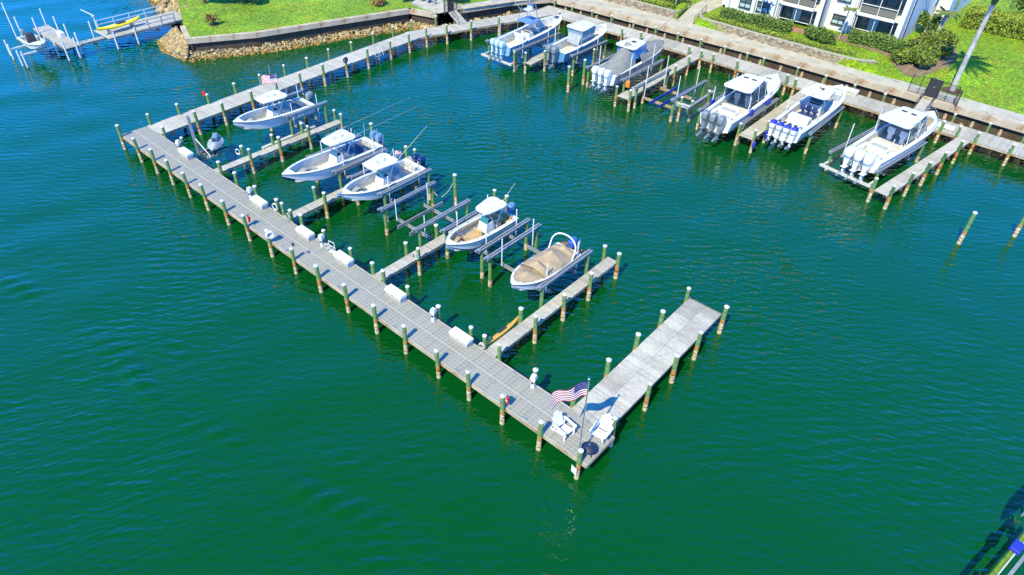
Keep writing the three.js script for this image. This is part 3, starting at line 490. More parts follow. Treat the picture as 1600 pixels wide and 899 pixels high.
function tTop(F, z, w, l, y, o = {}) {
  const r = part(F.t, o.name ?? 'hardtop', [at(slab(w, l, 0.55, 0.05, 0.035, o.nose ?? w * 0.1), 0, y, z), at(slab(w * 0.72, l * 0.7, 0.25, 0.03, 0.02, w * 0.05), 0, y + 0.06, z)], o.mat ?? M.white), s0 = z / F.L, yb = F.sole(s0);
  const legs = []; for (const q of [1, -1]) { const xb = o.legX ?? w * 0.3; legs.push(tube([[q * xb, yb + 0.1, z + 0.35], [q * (xb + 0.03), yb + 1.1, z + 0.3], [q * w * 0.40, y - 0.03, z + l * 0.38]], 0.027, 8, 6), tube([[q * xb, yb + 0.1, z - 0.35], [q * (xb + 0.03), yb + 1.1, z - 0.35], [q * w * 0.40, y - 0.03, z - l * 0.36]], 0.027, 8, 6), bar(V(q * (xb + 0.03), yb + 1.1, z + 0.3), V(q * (xb + 0.03), yb + 1.1, z - 0.35), 0.022), bar(V(q * xb, yb + 0.15, z + 0.3), V(q * w * 0.40, y - 0.03, z - l * 0.3), 0.02)); }
  part(r, 'frame', legs, o.frame ?? M.steel);
  part(r, 'roof_trim', [tube([[-w * 0.44, y - 0.02, z - l * 0.46], [-w * 0.44, y - 0.02, z + l * 0.2], [-w * 0.3, y - 0.02, z + l * 0.46], [w * 0.3, y - 0.02, z + l * 0.46], [w * 0.44, y - 0.02, z + l * 0.2], [w * 0.44, y - 0.02, z - l * 0.46]], 0.03, 40, 5)], M.steel);
  for (const q of [-0.25, 0.25]) part(r, 'roof_rib', [rb(0.07, 0.03, l * 0.66, 0.012, q * w, y + 0.105, z)], M.whiteMatte);
  part(r, 'electronics_box', [rb(w * 0.5, 0.1, 0.22, 0.03, 0, y - 0.09, z + l * 0.2)], M.blackPad);
  part(r, 'spreader_light', [rb(0.14, 0.06, 0.05, 0.015, 0, y + 0.13, z - l * 0.45)], M.blackPad);
  if (o.hatch !== false) part(r, 'hatch', [rb(0.55, 0.06, 0.5, 0.03, 0, y + 0.11, z + l * 0.12)], o.hatchMat ?? M.whiteMatte);
  if (o.radar) part(r, 'radar_dome', lathe([[0.001, 0.24], [0.18, 0.22], [0.27, 0.12], [0.28, 0.03], [0.24, 0]], 14).translate(0, y + 0.1, z - l * 0.08), M.white);
  for (const [x, dz, len, lx, lz] of o.antennas ?? []) part(r, 'antenna', bar(V(x, y + 0.06, z + dz), V(x + lx, y + len, z + dz + lz), 0.018, 5, 0.008), M.pvc);
  if (o.rods) for (let i = 0; i < o.rods; i++) part(r, 'rod_holder', bar(V(lerp(-w * 0.4, w * 0.4, i / (o.rods - 1)), y - 0.1, z - l / 2 - 0.05), V(lerp(-w * 0.4, w * 0.4, i / (o.rods - 1)), y + 0.28, z - l / 2 - 0.2), 0.022, 5), M.steel);
  return r;
}
function flagGeo(w, h, sag = 0.12, ph = 0) { return grid(22, 12, (u, v) => { const k = u; return [u * w * 0.97, -v * h - sag * u * u * w + 0.02 * Math.sin(u * 9 + ph), 0.16 * h * Math.sin(u * 8.5 + v * 1.6 + ph) * Math.sqrt(k)]; }); }
const tFlag = (() => {
  const n = 1, c = document.createElement('canvas'); c.width = 380; c.height = 200; const x = c.getContext('2d');
  for (let i = 0; i < 13; i++) { x.fillStyle = i % 2 ? '#f2f2f2' : '#a8001c'; x.fillRect(0, i * 200 / 13, 380, 200 / 13 + 1); }
  x.fillStyle = '#131a6a'; x.fillRect(0, 0, 152, 200 * 7 / 13); x.fillStyle = '#ffffff';
  for (let r = 0; r < 9; r++) for (let k = 0; k < (r % 2 ? 5 : 6); k++) { const cx = 152 * (r % 2 ? k + 1 : k + 0.5) / 6, cy_ = (200 * 7 / 13) * (r + 1) / 10; x.beginPath(); for (let q = 0; q < 10; q++) { const a = -PI / 2 + q * PI / 5, R = q % 2 ? 1.9 : 4.7; x[q ? 'lineTo' : 'moveTo'](cx + R * Math.cos(a), cy_ + R * Math.sin(a)); } x.fill(); }
  const t = new THREE.CanvasTexture(c); t.colorSpace = THREE.SRGBColorSpace; return t;
})();
M.flag = std([0.95, 0.95, 0.95], 0.8, { map: tFlag, side: THREE.DoubleSide });
const flagMesh = (parent, name, w, h, x, y, z, ry, sag, ph) => { const g = flagGeo(w, h, sag, ph), uv = g.attributes.uv; for (let i = 0; i < uv.count; i++) uv.setXY(i, uv.getX(i), 1 - uv.getY(i)); const m = new THREE.Mesh(fin(g, true), M.flag); m.name = name; m.castShadow = m.receiveShadow = true; m.position.set(x, y, z); m.rotation.y = ry; parent.add(m); return m; };

// ---------------------------------------------------------------- boat lifts
const liftPost = pre([cy(0.145, 0.14, 5.0, 0, -2.6, 0, 10)]);
function lift(o) {   // xl, xr: lines of the side beams; z0, z1: their ends; y: their height; keel: height of the boat's keel
  const t = thing('boat_lift', o.label, 'boat lift', [(o.xl + o.xr) / 2, 0, (o.z0 + o.z1) / 2], o.turn ?? 0, 'boat lifts'), hw = (o.xr - o.xl) / 2, hl = (o.z1 - o.z0) / 2, y = o.y;
  for (const q of [-1, 1]) {
    if (o.sides && !o.sides.includes(q)) continue;
    for (const s of [-1, 1]) { const p = part(t, 'piling', cy(0.145, 0.14, y + 2.4, 0, -2.6, 0, 10), s > 0 ? M.green : M.green); p.position.set(q * (hw + 0.03), 0, s * (hl - 0.35)); part(t, 'piling_sleeve', cy(0.165, 0.16, 0.95, q * (hw + 0.03), -0.35, s * (hl - 0.35), 10), M.wrap); }
    const b = part(t, 'side_beam', [bx(0.05, 0.22, hl * 2, q * hw - 0.11, y, 0), bx(0.05, 0.22, hl * 2, q * hw + 0.11, y, 0), bx(0.12, 0.02, hl * 2, q * hw - 0.11, y + 0.11, 0), bx(0.12, 0.02, hl * 2, q * hw + 0.11, y + 0.11, 0)], M.alu);
    part(b, 'drive_shaft', bar(V(q * hw, y + 0.02, -hl), V(q * hw, y + 0.02, hl), 0.035, 8), M.steel);
    part(b, 'gear_box', [rb(0.3, 0.34, 0.26, 0.05, q * hw, y + 0.06, hl - 0.05), at(new THREE.CylinderGeometry(0.1, 0.1, 0.36, 10), q * hw, y + 0.2, hl + 0.12, 0, PI / 2)], M.alu);
  }
  const zc = [-hl * 0.5, hl * 0.5];
  for (const z of zc) { part(t, 'cradle_beam', [bx(hw * 2 - 0.1, 0.2, 0.03, 0, o.keel - 0.24, z), bx(hw * 2 - 0.1, 0.03, 0.16, 0, o.keel - 0.14, z), bx(hw * 2 - 0.1, 0.03, 0.16, 0, o.keel - 0.34, z)], o.cradleMat ?? M.alu); for (const q of [-1, 1]) if (!o.sides || o.sides.includes(q)) part(t, 'cable', bar(V(q * (hw - 0.08), o.keel - 0.14, z), V(q * (hw - 0.02), y, z), 0.018, 5), M.cable); }
  const bxp = o.bunkX ?? 0.55, yb = o.keel + bxp * (o.rise ?? 0.27);
  for (const q of [-1, 1]) part(t, 'bunk', bx(0.1, 0.3, hl * 1.7, q * bxp, yb - 0.155, 0, 0, 0, 0), o.bunk ?? M.alu);
  for (const [q, s] of [[-1, -1], [-1, 1], [1, -1], [1, 1]]) if (o.guides !== false) part(t, 'guide_post', cy(0.045, 0.045, (o.guideH ?? 2.4), q * (hw - 0.32), o.keel - 0.14, zc[(s + 1) / 2] + s * 0.25, 8), M.pvc);
  if (o.sternBeam) part(t, 'stern_beam', [bx(hw * 2 + 0.5, 0.2, 0.22, 0, o.keel - 0.25, o.sternBeam * (hl + 0.75)), bx(0.2, 0.18, 1.6, -hw, o.keel - 0.25, o.sternBeam * hl), bx(0.2, 0.18, 1.6, hw, o.keel - 0.25, o.sternBeam * hl)], M.whiteMatte);
  return t;
}
const deg = PI / 180;

// left row, bows toward the long pier
{ // covered bowrider
  const F = boat({ name: 'covered_bowrider', label: 'white bowrider under a peaked tan cover with a blue outboard', L: 6.4, B: 2.4, H0: 0.95, H1: 1.4, x: -11.75, z: -13.4, keel: 1.75, engines: 1, engine: M.engineRoyal, mid: M.engineNavy, full: 3.1, tilt: 0.3, es: 1.05, ey: 0.05 });
  const ridge = (s, c, w) => Math.max(0, 1 - Math.abs(s - c) / w);
  part(F.t, 'fitted_cover', grid(44, 20, (u, v) => { const s = lerp(0.05, 0.66, u), w = 1 - 2 * v, z = s * F.L, a = Math.abs(w), tent = Math.max(0.80 * ridge(s, 0.34, 0.26), 0.62 * ridge(s, 0.58, 0.12), 0.5 * ridge(s, 0.12, 0.12)); const fold = 0.022 * Math.sin((s - 0.34) * 46 + a * 5) * (1 - a); return [w * (F.hb(s) - 0.02), F.sh(s) + 0.05 + (tent + 0.08) * Math.pow(1 - a, 0.75) + fold - (a > 0.98 ? 0.12 : 0), z]; }), M.tanCover);
  part(F.t, 'bow_cover', grid(20, 14, (u, v) => { const s = lerp(0.60, 0.93, u), w = 1 - 2 * v, a = Math.abs(w); return [w * (F.hb(s) - 0.16), F.sh(s) + 0.045 + (0.24 * Math.exp(-(((s - 0.76) / 0.07) ** 2)) + 0.06) * Math.pow(1 - a, 1.1), s * F.L]; }), M.tanCover);
  part(F.t, 'cover_seam', [tube(Array.from({ length: 11 }, (_, i) => { const w = -1 + i / 5, s = 0.655; return [w * (F.hb(s) - 0.03), F.sh(s) + 0.08 + 0.31 * Math.pow(1 - Math.abs(w), 0.75), s * F.L]; }), 0.02, 30, 5)], M.blackPad);
  part(F.t, 'wake_tower', [tube([[-1.08, F.sh(0.2), 1.1], [-1.0, F.sh(0.2) + 0.95, 0.7], [-0.5, F.sh(0.2) + 1.35, 0.55], [0.5, F.sh(0.2) + 1.35, 0.55], [1.0, F.sh(0.2) + 0.95, 0.7], [1.08, F.sh(0.2), 1.1]], 0.06, 30, 8)], M.white);
  part(F.t, 'stern_light', bar(V(0.9, F.sh(0) + 0.02, 0.2), V(0.95, F.sh(0) + 1.3, 0.15), 0.02, 5), M.pvc);
  part(F.t, 'swim_platform', [rb(0.5, 0.06, 0.7, 0.02, 0.75, F.sh(0) - 0.15, -0.3), rb(0.5, 0.06, 0.7, 0.02, -0.75, F.sh(0) - 0.15, -0.3)], M.teak);
  lift({ label: 'boat lift holding the tan-covered bowrider', xl: -15.2, xr: -10.4, z0: -14.2, z1: -8.3, y: 2.72, keel: 1.75, bunkX: 0.5 });
}
{ const F = boat({ label: 'white centre console boat with tan bow cushions and one outboard', L: 6.7, B: 2.4, H0: 1.0, H1: 1.5, x: -18.15, z: -13.8, keel: 1.7, engines: 1, engine: M.engineBlue, mid: M.engineGrey, stripe: M.navy, bottom: M.bottomWhite, es: 1, ey: 0.02, tilt: 0.22 });
  console_(F, 2.55, 0.95, { glass: M.greenGlass }); seat(F, 1.5, 1.0, M.tan, { y: 0.6 }); cushions(F, 0.62, 0.88, M.tan, 0, 0.42); tTop(F, 2.0, 1.75, 2.3, 2.55, { antennas: [[0.5, -0.6, 1.5, 0.3, -1.2]], hatch: false });
  part(F.t, 'bow_seat', [rb(1.05, 0.3, 1.1, 0.1, 0, F.sole(0.58) + 0.28, 3.95), rb(0.9, 0.5, 0.18, 0.07, 0, F.sole(0.5) + 0.5, 3.35)], M.tan); for (const q of [1, -1]) part(F.t, 'side_bolster', [grid(10, 2, (u, v) => { const s = lerp(0.07, 0.86, u); const e = q > 0 ? v : 1 - v; return [q * (F.inn(s) - 0.03 - 0.06 * Math.sin(e * PI)), F.sh(s) - 0.05 - 0.28 * e, s * F.L]; })], M.tan);
  part(F.t, 'stern_seat', [rb(1.5, 0.25, 0.5, 0.08, 0, F.sole(0.1) + 0.4, 0.62), rb(1.5, 0.4, 0.14, 0.06, 0, F.sole(0.1) + 0.65, 0.4)], M.tan);
  part(F.t, 'bow_rail', [tube([[0.75, F.sh(0.75) + 0.02, 5.0], [0.6, F.sh(0.8) + 0.28, 5.2], [-0.6, F.sh(0.8) + 0.28, 5.2], [-0.75, F.sh(0.75) + 0.02, 5.0]], 0.018, 16, 5)], M.steel);
  lift({ label: 'boat lift holding the tan-cushioned centre console', xl: -20.0, xr: -16.35, z0: -14.3, z1: -8.6, y: 2.62, keel: 1.7, bunkX: 0.5 });
}
lift({ label: 'empty boat lift between the navy-engine boat and the tan-cushioned boat', xl: -25.75, xr: -21.75, z0: -13.2, z1: -7.4, y: 2.5, keel: 1.25, guideH: 2.0, bunkX: 0.7 });
{ const F = boat({ label: 'white centre console boat with twin navy outboards and green windshield', L: 7.9, B: 2.75, H0: 1.1, H1: 1.62, x: -29.0, z: -14.0, keel: 1.6, engines: 2, gap: 0.66, engine: M.engineNavy, mid: M.engineNavy, hull: M.white, bottom: M.bottomWhite, ey: 0.02, tilt: 0.25 });
  console_(F, 3.7, 1.1, { glass: M.greenGlass }); seat(F, 2.5, 1.15, M.seatGrey); cushions(F, 0.64, 0.88, M.seatGrey, 0, 0.5);
  const r = tTop(F, 3.75, 2.1, 2.6, 2.75, { radar: true, antennas: [[0.9, -1.0, 2.9, 1.5, -2.2], [-0.8, -0.9, 1.6, -0.1, -0.4]], rods: 4 }); flagMesh(r, 'ensign', 0.55, 0.34, 1.15, 3.75, 2.4, -2.5, 0.3, 1); part(F.t, 'anchor_roller', [bx(0.1, 0.06, 0.5, 0, F.sh(1) + 0.05, 7.95), rb(0.3, 0.12, 0.35, 0.04, 0, F.sh(1) - 0.02, 8.15)], M.steel);
  lift({ label: 'boat lift holding the boat with twin navy outboards', xl: -30.95, xr: -27.2, z0: -14.1, z1: -8.6, y: 2.75, keel: 1.6 });
}
{ const F = boat({ label: 'long white centre console boat with two long outriggers and blue-grey engines', L: 9.5, B: 2.8, H0: 1.15, H1: 1.78, x: -34.6, z: -14.0, keel: 1.6, engines: 2, gap: 0.7, engine: M.engineBlue, mid: M.engineGrey, bottom: M.navy, ey: 0.05, tilt: 0.25, es: 1.05 });
  console_(F, 4.2, 1.15, { glass: M.tintGlass }); seat(F, 2.8, 1.2, M.seatBlue); seat(F, 1.9, 1.2, M.seatBlue, { y: 0.5, name: 'bench_seat' }); cushions(F, 0.62, 0.9, M.seatGrey, 0, 0.55);
  const r = tTop(F, 3.7, 2.1, 2.7, 2.85, { radar: true, rods: 5, antennas: [[-0.7, -0.9, 1.7, 0, -0.3]] });
  for (const [q, e] of [[1, [3.6, 4.9, -2.6]], [-1, [1.8, 4.9, -3.1]]]) part(r, 'outrigger', bar(V(q * 0.9, 2.95, 4.3), V(...e), 0.024, 6, 0.010), M.steel);
  for (let i = 0; i < 6; i++) part(F.t, 'hull_mark', [1, -1].map((q) => grid(2, 1, (u, v) => { const e = q > 0 ? v : 1 - v, s = 0.30 - i * 0.018 - u * 0.012 + e * 0.012, w = lerp(0.52, 0.72 - 0.03 * i, e); return [q * (lerp(F.ch(s), F.hb(s), Math.pow(w, 0.75)) + 0.014), lerp(F.cyy(s), F.sh(s), w), s * F.L]; })), M.blackPad);
  for (const x of [-0.9, 0.2, 0.9]) part(F.t, 'fishing_rod', bar(V(x, F.sh(0), 0.3), V(x, F.sh(0) + 1.6, 0.2), 0.025, 5, 0.01), M.pvc);
  lift({ label: 'boat lift holding the boat with long outriggers', xl: -36.5, xr: -32.85, z0: -14.0, z1: -8.4, y: 2.6, keel: 1.6 });
}
{ const F = boat({ label: 'white centre console boat with a large flag on its top, nearest the left walkway', L: 8.0, B: 2.8, H0: 1.12, H1: 1.66, x: -46.0, z: -14.9, keel: 1.6, engines: 1, engine: M.engineGrey, mid: M.engineGrey, hull: M.greyHull, bottom: M.bottomWhite, ey: 0.05, es: 1.1, tilt: 0.25 });
  console_(F, 3.9, 1.1, {}); seat(F, 2.6, 1.15, M.seatGrey); seat(F, 1.0, 1.6, M.seatBlue, { y: 0.45, name: 'bench_seat' }); cushions(F, 0.62, 0.88, M.seatGrey, 0, 0.5);
  const r = tTop(F, 3.75, 2.15, 2.7, 2.7, { antennas: [[-0.9, -0.9, 2.6, -0.3, -0.2], [0.9, -1.1, 1.8, 0.1, -0.3]], radar: true });
  part(r, 'flag_staff', bar(V(-0.3, 2.75, 2.6), V(-0.3, 4.55, 2.6), 0.02, 5), M.pvc); flagMesh(r, 'ensign', 1.5, 0.85, -0.3, 4.5, 2.6, -2.43, 0.15, 0.5);
  part(F.t, 'fender_board', [rb(0.05, 0.45, 0.6, 0.02, 1.44, F.sh(0.2) - 0.35, 1.8)], M.white);
  lift({ label: 'boat lift holding the flag-topped boat', xl: -47.9, xr: -44.05, z0: -15.9, z1: -11.2, y: 2.85, keel: 1.6 });
}
// right row, bows toward the sea wall
{ // tower boat
  const F = boat({ name: 'tower_boat', label: 'light blue boat with a tall pipe fishing tower and three pale blue outboards', L: 11.6, B: 3.4, H0: 1.4, H1: 2.15, x: -42.8, z: -39.9, turn: PI, keel: 1.2, engines: 3, gap: 0.72, engine: M.iceBlue, mid: M.iceBlue, hull: M.paleBlue, bottom: M.paleBlue, es: 1.15, ey: -0.1 });
  console_(F, 5.0, 1.5, { h: 1.2, glass: M.glass }); seat(F, 3.6, 1.6, M.white, { y: 0.9 }); cushions(F, 0.66, 0.9, M.white, 0, 0.6);
  const T = part(F.t, 'tower', [[1.15, 4.1], [1.15, 5.9], [-1.15, 4.1], [-1.15, 5.9]].flatMap(([x, z]) => [bar(V(x, 0.6, z), V(x * 0.8, 3.0, lerp(z, 5, 0.1)), 0.035), bar(V(x * 0.8, 3.0, lerp(z, 5, 0.1)), V(x * 0.42, 5.6, lerp(z, 5, 0.5)), 0.03)]).concat([3.0, 4.3, 5.6].flatMap((y, i) => { const w = [0.92, 0.72, 0.5][i], l = [0.82, 0.62, 0.45][i]; return [bar(V(-w, y, 5 - l), V(w, y, 5 - l), 0.025), bar(V(-w, y, 5 + l), V(w, y, 5 + l), 0.025), bar(V(w, y, 5 - l), V(w, y, 5 + l), 0.025), bar(V(-w, y, 5 - l), V(-w, y, 5 + l), 0.025)]; })), M.steel);
  part(T, 'lower_top', at(slab(2.3, 2.2, 0.3, 0.05, 0.03, 0.1), 0, 3.02, 5.2), M.canvasBlue); part(T, 'upper_platform', [at(slab(1.1, 1.0, 0.2, 0.04), 0, 4.3, 5), bx(0.8, 0.5, 0.25, 0, 4.6, 5.3)], M.whiteMatte); part(T, 'sun_shade', at(slab(1.3, 1.2, 0.2, 0.03, 0.02), 0, 5.65, 5), M.whiteMatte);
  for (const q of [-1, 1]) part(T, 'outrigger', bar(V(q * 0.9, 3.1, 5.6), V(q * 2.3, 6.6, 3.2), 0.03, 5, 0.012), M.pvc);
  part(F.t, 'bow_hatch', [rb(0.6, 0.05, 0.6, 0.02, 0, F.sh(0.93) + 0.07, 10.6)], M.blackPad);
  lift({ label: 'boat lift with a white stern beam under the tower boat', xl: -45.0, xr: -40.65, z0: -48.5, z1: -40.0, y: 2.3, keel: 1.2, sternBeam: 1, bunkX: 0.7, guideH: 3.0 });
}
{ const F = boat({ label: 'blue-sided boat with grey spray curtains round its white hardtop', L: 10.2, B: 3.2, H0: 1.35, H1: 2.0, x: -36.9, z: -42.9, turn: PI, keel: 1.25, engines: 2, gap: 0.8, engine: M.engineGrey, mid: M.engineGrey, hull: M.blueSide, bottom: M.paleBlue, es: 1.35, ey: -0.1 });
  console_(F, 5.2, 1.4, { h: 1.2 }); cushions(F, 0.64, 0.9, M.white, 0, 0.6); seat(F, 4.0, 1.5, M.seatGrey, {});
  const r = tTop(F, 4.9, 2.7, 3.0, 3.05, { antennas: [[0.8, -0.9, 1.0, 0, 0], [-0.8, 0.4, 0.4, 0, 0]], radar: true }); part(r, 'curtain', [at(frustum(1.9, 2.3, 2.3, 2.6, 1.75, -0.1), 0, 1.25, 5.0)], M.vinyl); part(r, 'rear_curtain', [at(frustum(1.7, 0.9, 2.1, 0.3, 1.6, 0.3), 0, 1.35, 3.75)], M.seatGrey);
  lift({ label: 'boat lift holding the curtained blue-sided boat', xl: -38.95, xr: -34.85, z0: -50.5, z1: -43.5, y: 2.3, keel: 1.25, bunkX: 0.7, bunk: M.engineRoyal, guideH: 3.2 });
}
{ const F = boat({ name: 'covered_sportfisher', label: 'boat wrapped in a grey cover below a white hardtop, three white outboards', L: 11.8, B: 3.3, H0: 1.4, H1: 2.05, x: -28.95, z: -41.6, turn: PI, keel: 1.2, engines: 3, gap: 0.8, engine: M.engineWhite, mid: M.engineWhite, es: 1.25, ey: -0.1 });
  part(F.t, 'aft_cover', grid(22, 20, (u, v) => { const s = lerp(0.03, 0.36, u), w = 1 - 2 * v, e = Math.pow(Math.abs(w), 2.2), rise = lerp(0.12, 2.15, Math.pow(u, 1.25)), fold = 0.05 * Math.sin(w * 26 + u * 4) * u; return [w * lerp(F.hb(s) + 0.04, 1.3, u * 0.75) * (1 + 0), F.sh(s) + 0.05 + rise * (1 - e * (1 - 0.0)) * 1 - 0.35 * u * e + fold, s * F.L]; }), M.greyCover);
  part(F.t, 'bow_cover', grid(26, 16, (u, v) => { const s = lerp(0.42, 0.985, u), w = 1 - 2 * v, tent = 1.25 * (1 - smooth(0, 0.45, u)) + 0.35 * (1 - u), fold = 0.03 * Math.sin(u * 60) * (1 - Math.abs(w)); return [w * (F.hb(s) + 0.05), F.sh(s) + 0.06 + (tent + 0.25 * Math.sin(u * PI)) * (1 - Math.pow(Math.abs(w), 1.8)) + fold - (Math.abs(w) > 0.98 ? 0.25 : 0), s * F.L]; }), M.greyCover);
  part(F.t, 'side_skirt', [1, -1].map((q) => grid(20, 3, (u, v) => { const s = lerp(0.03, 0.98, u), e = q > 0 ? v : 1 - v; return [q * (F.hb(s) + 0.055 + 0.015 * Math.sin(u * 70)), F.sh(s) + 0.06 - 0.5 * e, s * F.L]; })), M.greyCover);
  const r = tTop(F, 5.0, 2.7, 3.1, 3.35, { antennas: [[0.9, -0.2, 3.3, -0.9, 1.2]], hatchMat: M.blackPad }); part(r, 'window_band', [at(frustum(2.35, 2.5, 2.2, 2.4, 1.25, 0.05), 0, 2.05, 5.1)], M.blueSide);
  part(r, 'outrigger', bar(V(-1.2, 3.45, 5.8), V(-1.9, 6.2, 11.5), 0.03, 5, 0.012), M.cable);
  lift({ label: 'boat lift holding the grey covered boat', xl: -31.5, xr: -26.7, z0: -50.2, z1: -42.0, y: 2.3, keel: 1.2, bunkX: 0.7, guideH: 3.4 });
}
lift({ label: 'empty lift with two cream cross beams and royal blue bunks', xl: -24.5, xr: -20.0, z0: -48.2, z1: -41.2, y: 2.35, keel: 1.0, bunkX: 0.6, bunk: M.royal, cradleMat: M.fascia, guideH: 3.6 });
for (const [x, z, h, l] of [[-19.5, -42.2, 2.5, 'front green piling of the pair beside the empty blue-bunk lift'], [-18.6, -43.0, 2.2, 'stout piling between the blue-bunk lift and the grey-outboard cruiser'], [-18.4, -46.2, 2.3, 'rear piling between the blue-bunk lift and the grey-outboard cruiser'], [-33.9, -46.5, 2.6, 'piling between the curtained boat and the grey covered boat']]) piling(l, x, z, h);
single('catwalk_beam', [bx(0.3, 0.14, 6.0), bx(0.06, 0.3, 6.0, 0.12, -0.2, 0)], M.alu, 'narrow grey catwalk beam between the blue-bunk lift and the cruiser', 'beam', [-18.5, 1.85, -44.6], 0.02);
single('catwalk_beam', [bx(1.6, 0.14, 0.25), bx(1.6, 0.28, 0.06, 0, -0.2, 0)], M.whiteMatte, 'short white cross beam at the tip of the blue-bunk lift', 'beam', [-19.2, 1.9, -42.2], 0.05);
function express(o) {   // hardtop cruiser with a closed fore deck
  const F = boat({ sole: o.H0 * 0.62, ...o, name: o.name ?? 'hardtop_boat', deckFrom: 0.56, foreRise: (s) => 0.42 * smooth(0.56, 0.62, s) * (1 - smooth(0.7, 1.0, s)) + 0.05, turn: o.turn ?? PI });
  const y = F.sole(0.4), zt = o.top[0], lt = o.top[1], wt = o.top[2], yt = o.top[3];
  const r = part(F.t, 'hardtop', [at(slab(wt, lt, 0.5, 0.09, 0.05, wt * 0.12), 0, yt, zt), at(slab(wt * 0.75, lt * 0.72, 0.4, 0.05, 0.04, wt * 0.1), 0, yt + 0.1, zt + 0.1)], M.white);
  const zf = zt + lt * 0.5;
  part(r, 'windshield', [at(frustum(wt * 1.0, 0.5, wt * 0.80, 0.1, yt - 1.75, -0.75), 0, 1.7, zf + 0.35)], M.glass);
  for (const q of [1, -1]) { part(r, 'side_window', [at(frustum(0.06, lt * 0.72, 0.06, lt * 0.66, yt - 2.0, 0.05, -q * 0.14), q * wt * 0.49, 1.9, zt + lt * 0.12)], M.glass); part(r, 'support', [0.46, 0.1, -0.3].map((f) => bar(V(q * wt * 0.5, 1.75, zt + lt * f), V(q * wt * 0.445, yt, zt + lt * (f - 0.05)), 0.04, 6)), M.white); }
  part(r, 'skylight', [1, -1].map((q) => rb(0.5, 0.04, 0.3, 0.015, q * 0.45, yt + 0.19, zt + lt * 0.18)), M.blackPad); part(r, 'radar_dome', lathe([[0.001, 0.24], [0.18, 0.22], [0.27, 0.12], [0.28, 0.03], [0.24, 0]], 14).translate(0, yt + 0.15, zt - lt * 0.12), M.white);
  for (const q of [1, -1]) part(r, 'antenna', bar(V(q * wt * 0.42, yt + 0.1, zt - lt * 0.3), V(q * wt * 0.6, yt + 0.5, zt - lt * 0.1), 0.02, 5), M.steel);
  part(F.t, 'helm_bulkhead', [bx(wt * 0.86, 0.9, 0.5, 0, y + 0.45, zf + 0.1)], M.seatGrey);
  for (const q of [1, -1]) part(F.t, 'helm_seat', [rb(0.7, 0.18, 0.6, 0.07, q * 0.6, y + 0.75, zt + 0.3), rb(0.7, 0.6, 0.16, 0.07, q * 0.6, y + 1.05, zt), bx(0.4, 0.7, 0.4, q * 0.6, y + 0.35, zt + 0.25)], o.seat ?? M.seatGrey);
  part(F.t, 'aft_seat', [rb(1.9, 0.55, 0.85, 0.1, 0, y + 0.28, o.aft ?? 2.6), rb(1.9, 0.4, 0.18, 0.07, 0, y + 0.7, (o.aft ?? 2.6) + 0.35)], M.white);
  part(F.t, 'transom_bench', [rb(F.B * 0.66, 0.5, 0.7, 0.08, 0, y + 0.25, 1.15), rb(F.B * 0.66, 0.2, 0.3, 0.06, 0, y + 0.52, 0.85)], M.whiteMatte); for (const q of [1, -1]) part(F.t, 'side_locker', [rb(0.4, 0.4, 1.6, 0.06, q * (F.inn(0.2) - 0.25), y + 0.2, 2.5)], M.white);
  for (let i = 0; i < 4; i++) part(F.t, 'drink_holder', [cy(0.06, 0.06, 0.02, -0.75 + i * 0.5, y + 0.505, 1.2, 8)], M.blackPad); part(F.t, 'deck_cushion', [rb(1.5, 0.1, 0.5, 0.04, 0, y + 0.60, o.aft ?? 2.6)], o.pad ?? M.seatGrey);
  part(F.t, 'bow_rail', [1, -1].map((q) => tube([0.6, 0.72, 0.84, 0.94, 1.0].map((s) => [q * (F.hb(s) - 0.05), F.sh(s) + 0.35, s * F.L]), 0.022, 20, 5)).concat([0.62, 0.75, 0.87, 0.97].flatMap((s) => [1, -1].map((q) => bar(V(q * (F.hb(s) - 0.05), F.sh(s), s * F.L), V(q * (F.hb(s) - 0.05), F.sh(s) + 0.35, s * F.L), 0.016, 5)))), M.steel);
  part(F.t, 'deck_hatch', [rb(0.55, 0.05, 0.55, 0.02, 0, F.sh(0.83) + 0.30, 0.83 * F.L)], M.blackPad);
  return F;
}
{ const F = express({ label: 'white hardtop cruiser with three grey outboards, right of the empty blue-bunk lift', L: 13.4, B: 3.7, H0: 1.45, H1: 2.0, full: 3.8, x: -14.5, z: -40.2, keel: 1.15, engines: 3, gap: 0.86, engine: M.engineGrey, mid: M.engineGrey, es: 1.35, ey: -0.15, top: [5.4, 4.4, 3.0, 3.45] });
  lift({ label: 'boat lift with blue bumpers under the cruiser with grey outboards', xl: -17.0, xr: -12.45, z0: -50.0, z1: -41.6, y: 2.1, keel: 1.15, bunkX: 0.75, guideH: 3.2 });
  for (const [x, z, w] of [[-12.6, -44.0, 'rear right'], [-12.5, -47.6, 'front right'], [-16.75, -43.6, 'rear left'], [-16.6, -48.2, 'front left']]) single('bumper', [rb(0.28, 0.55, 0.6, 0.08, 0, 0.3, 0)], M.royal, `royal blue bumper at the ${w} of the cruiser with grey outboards`, 'bumper', [x, 2.24, z], 0, 'blue lift bumpers');
}
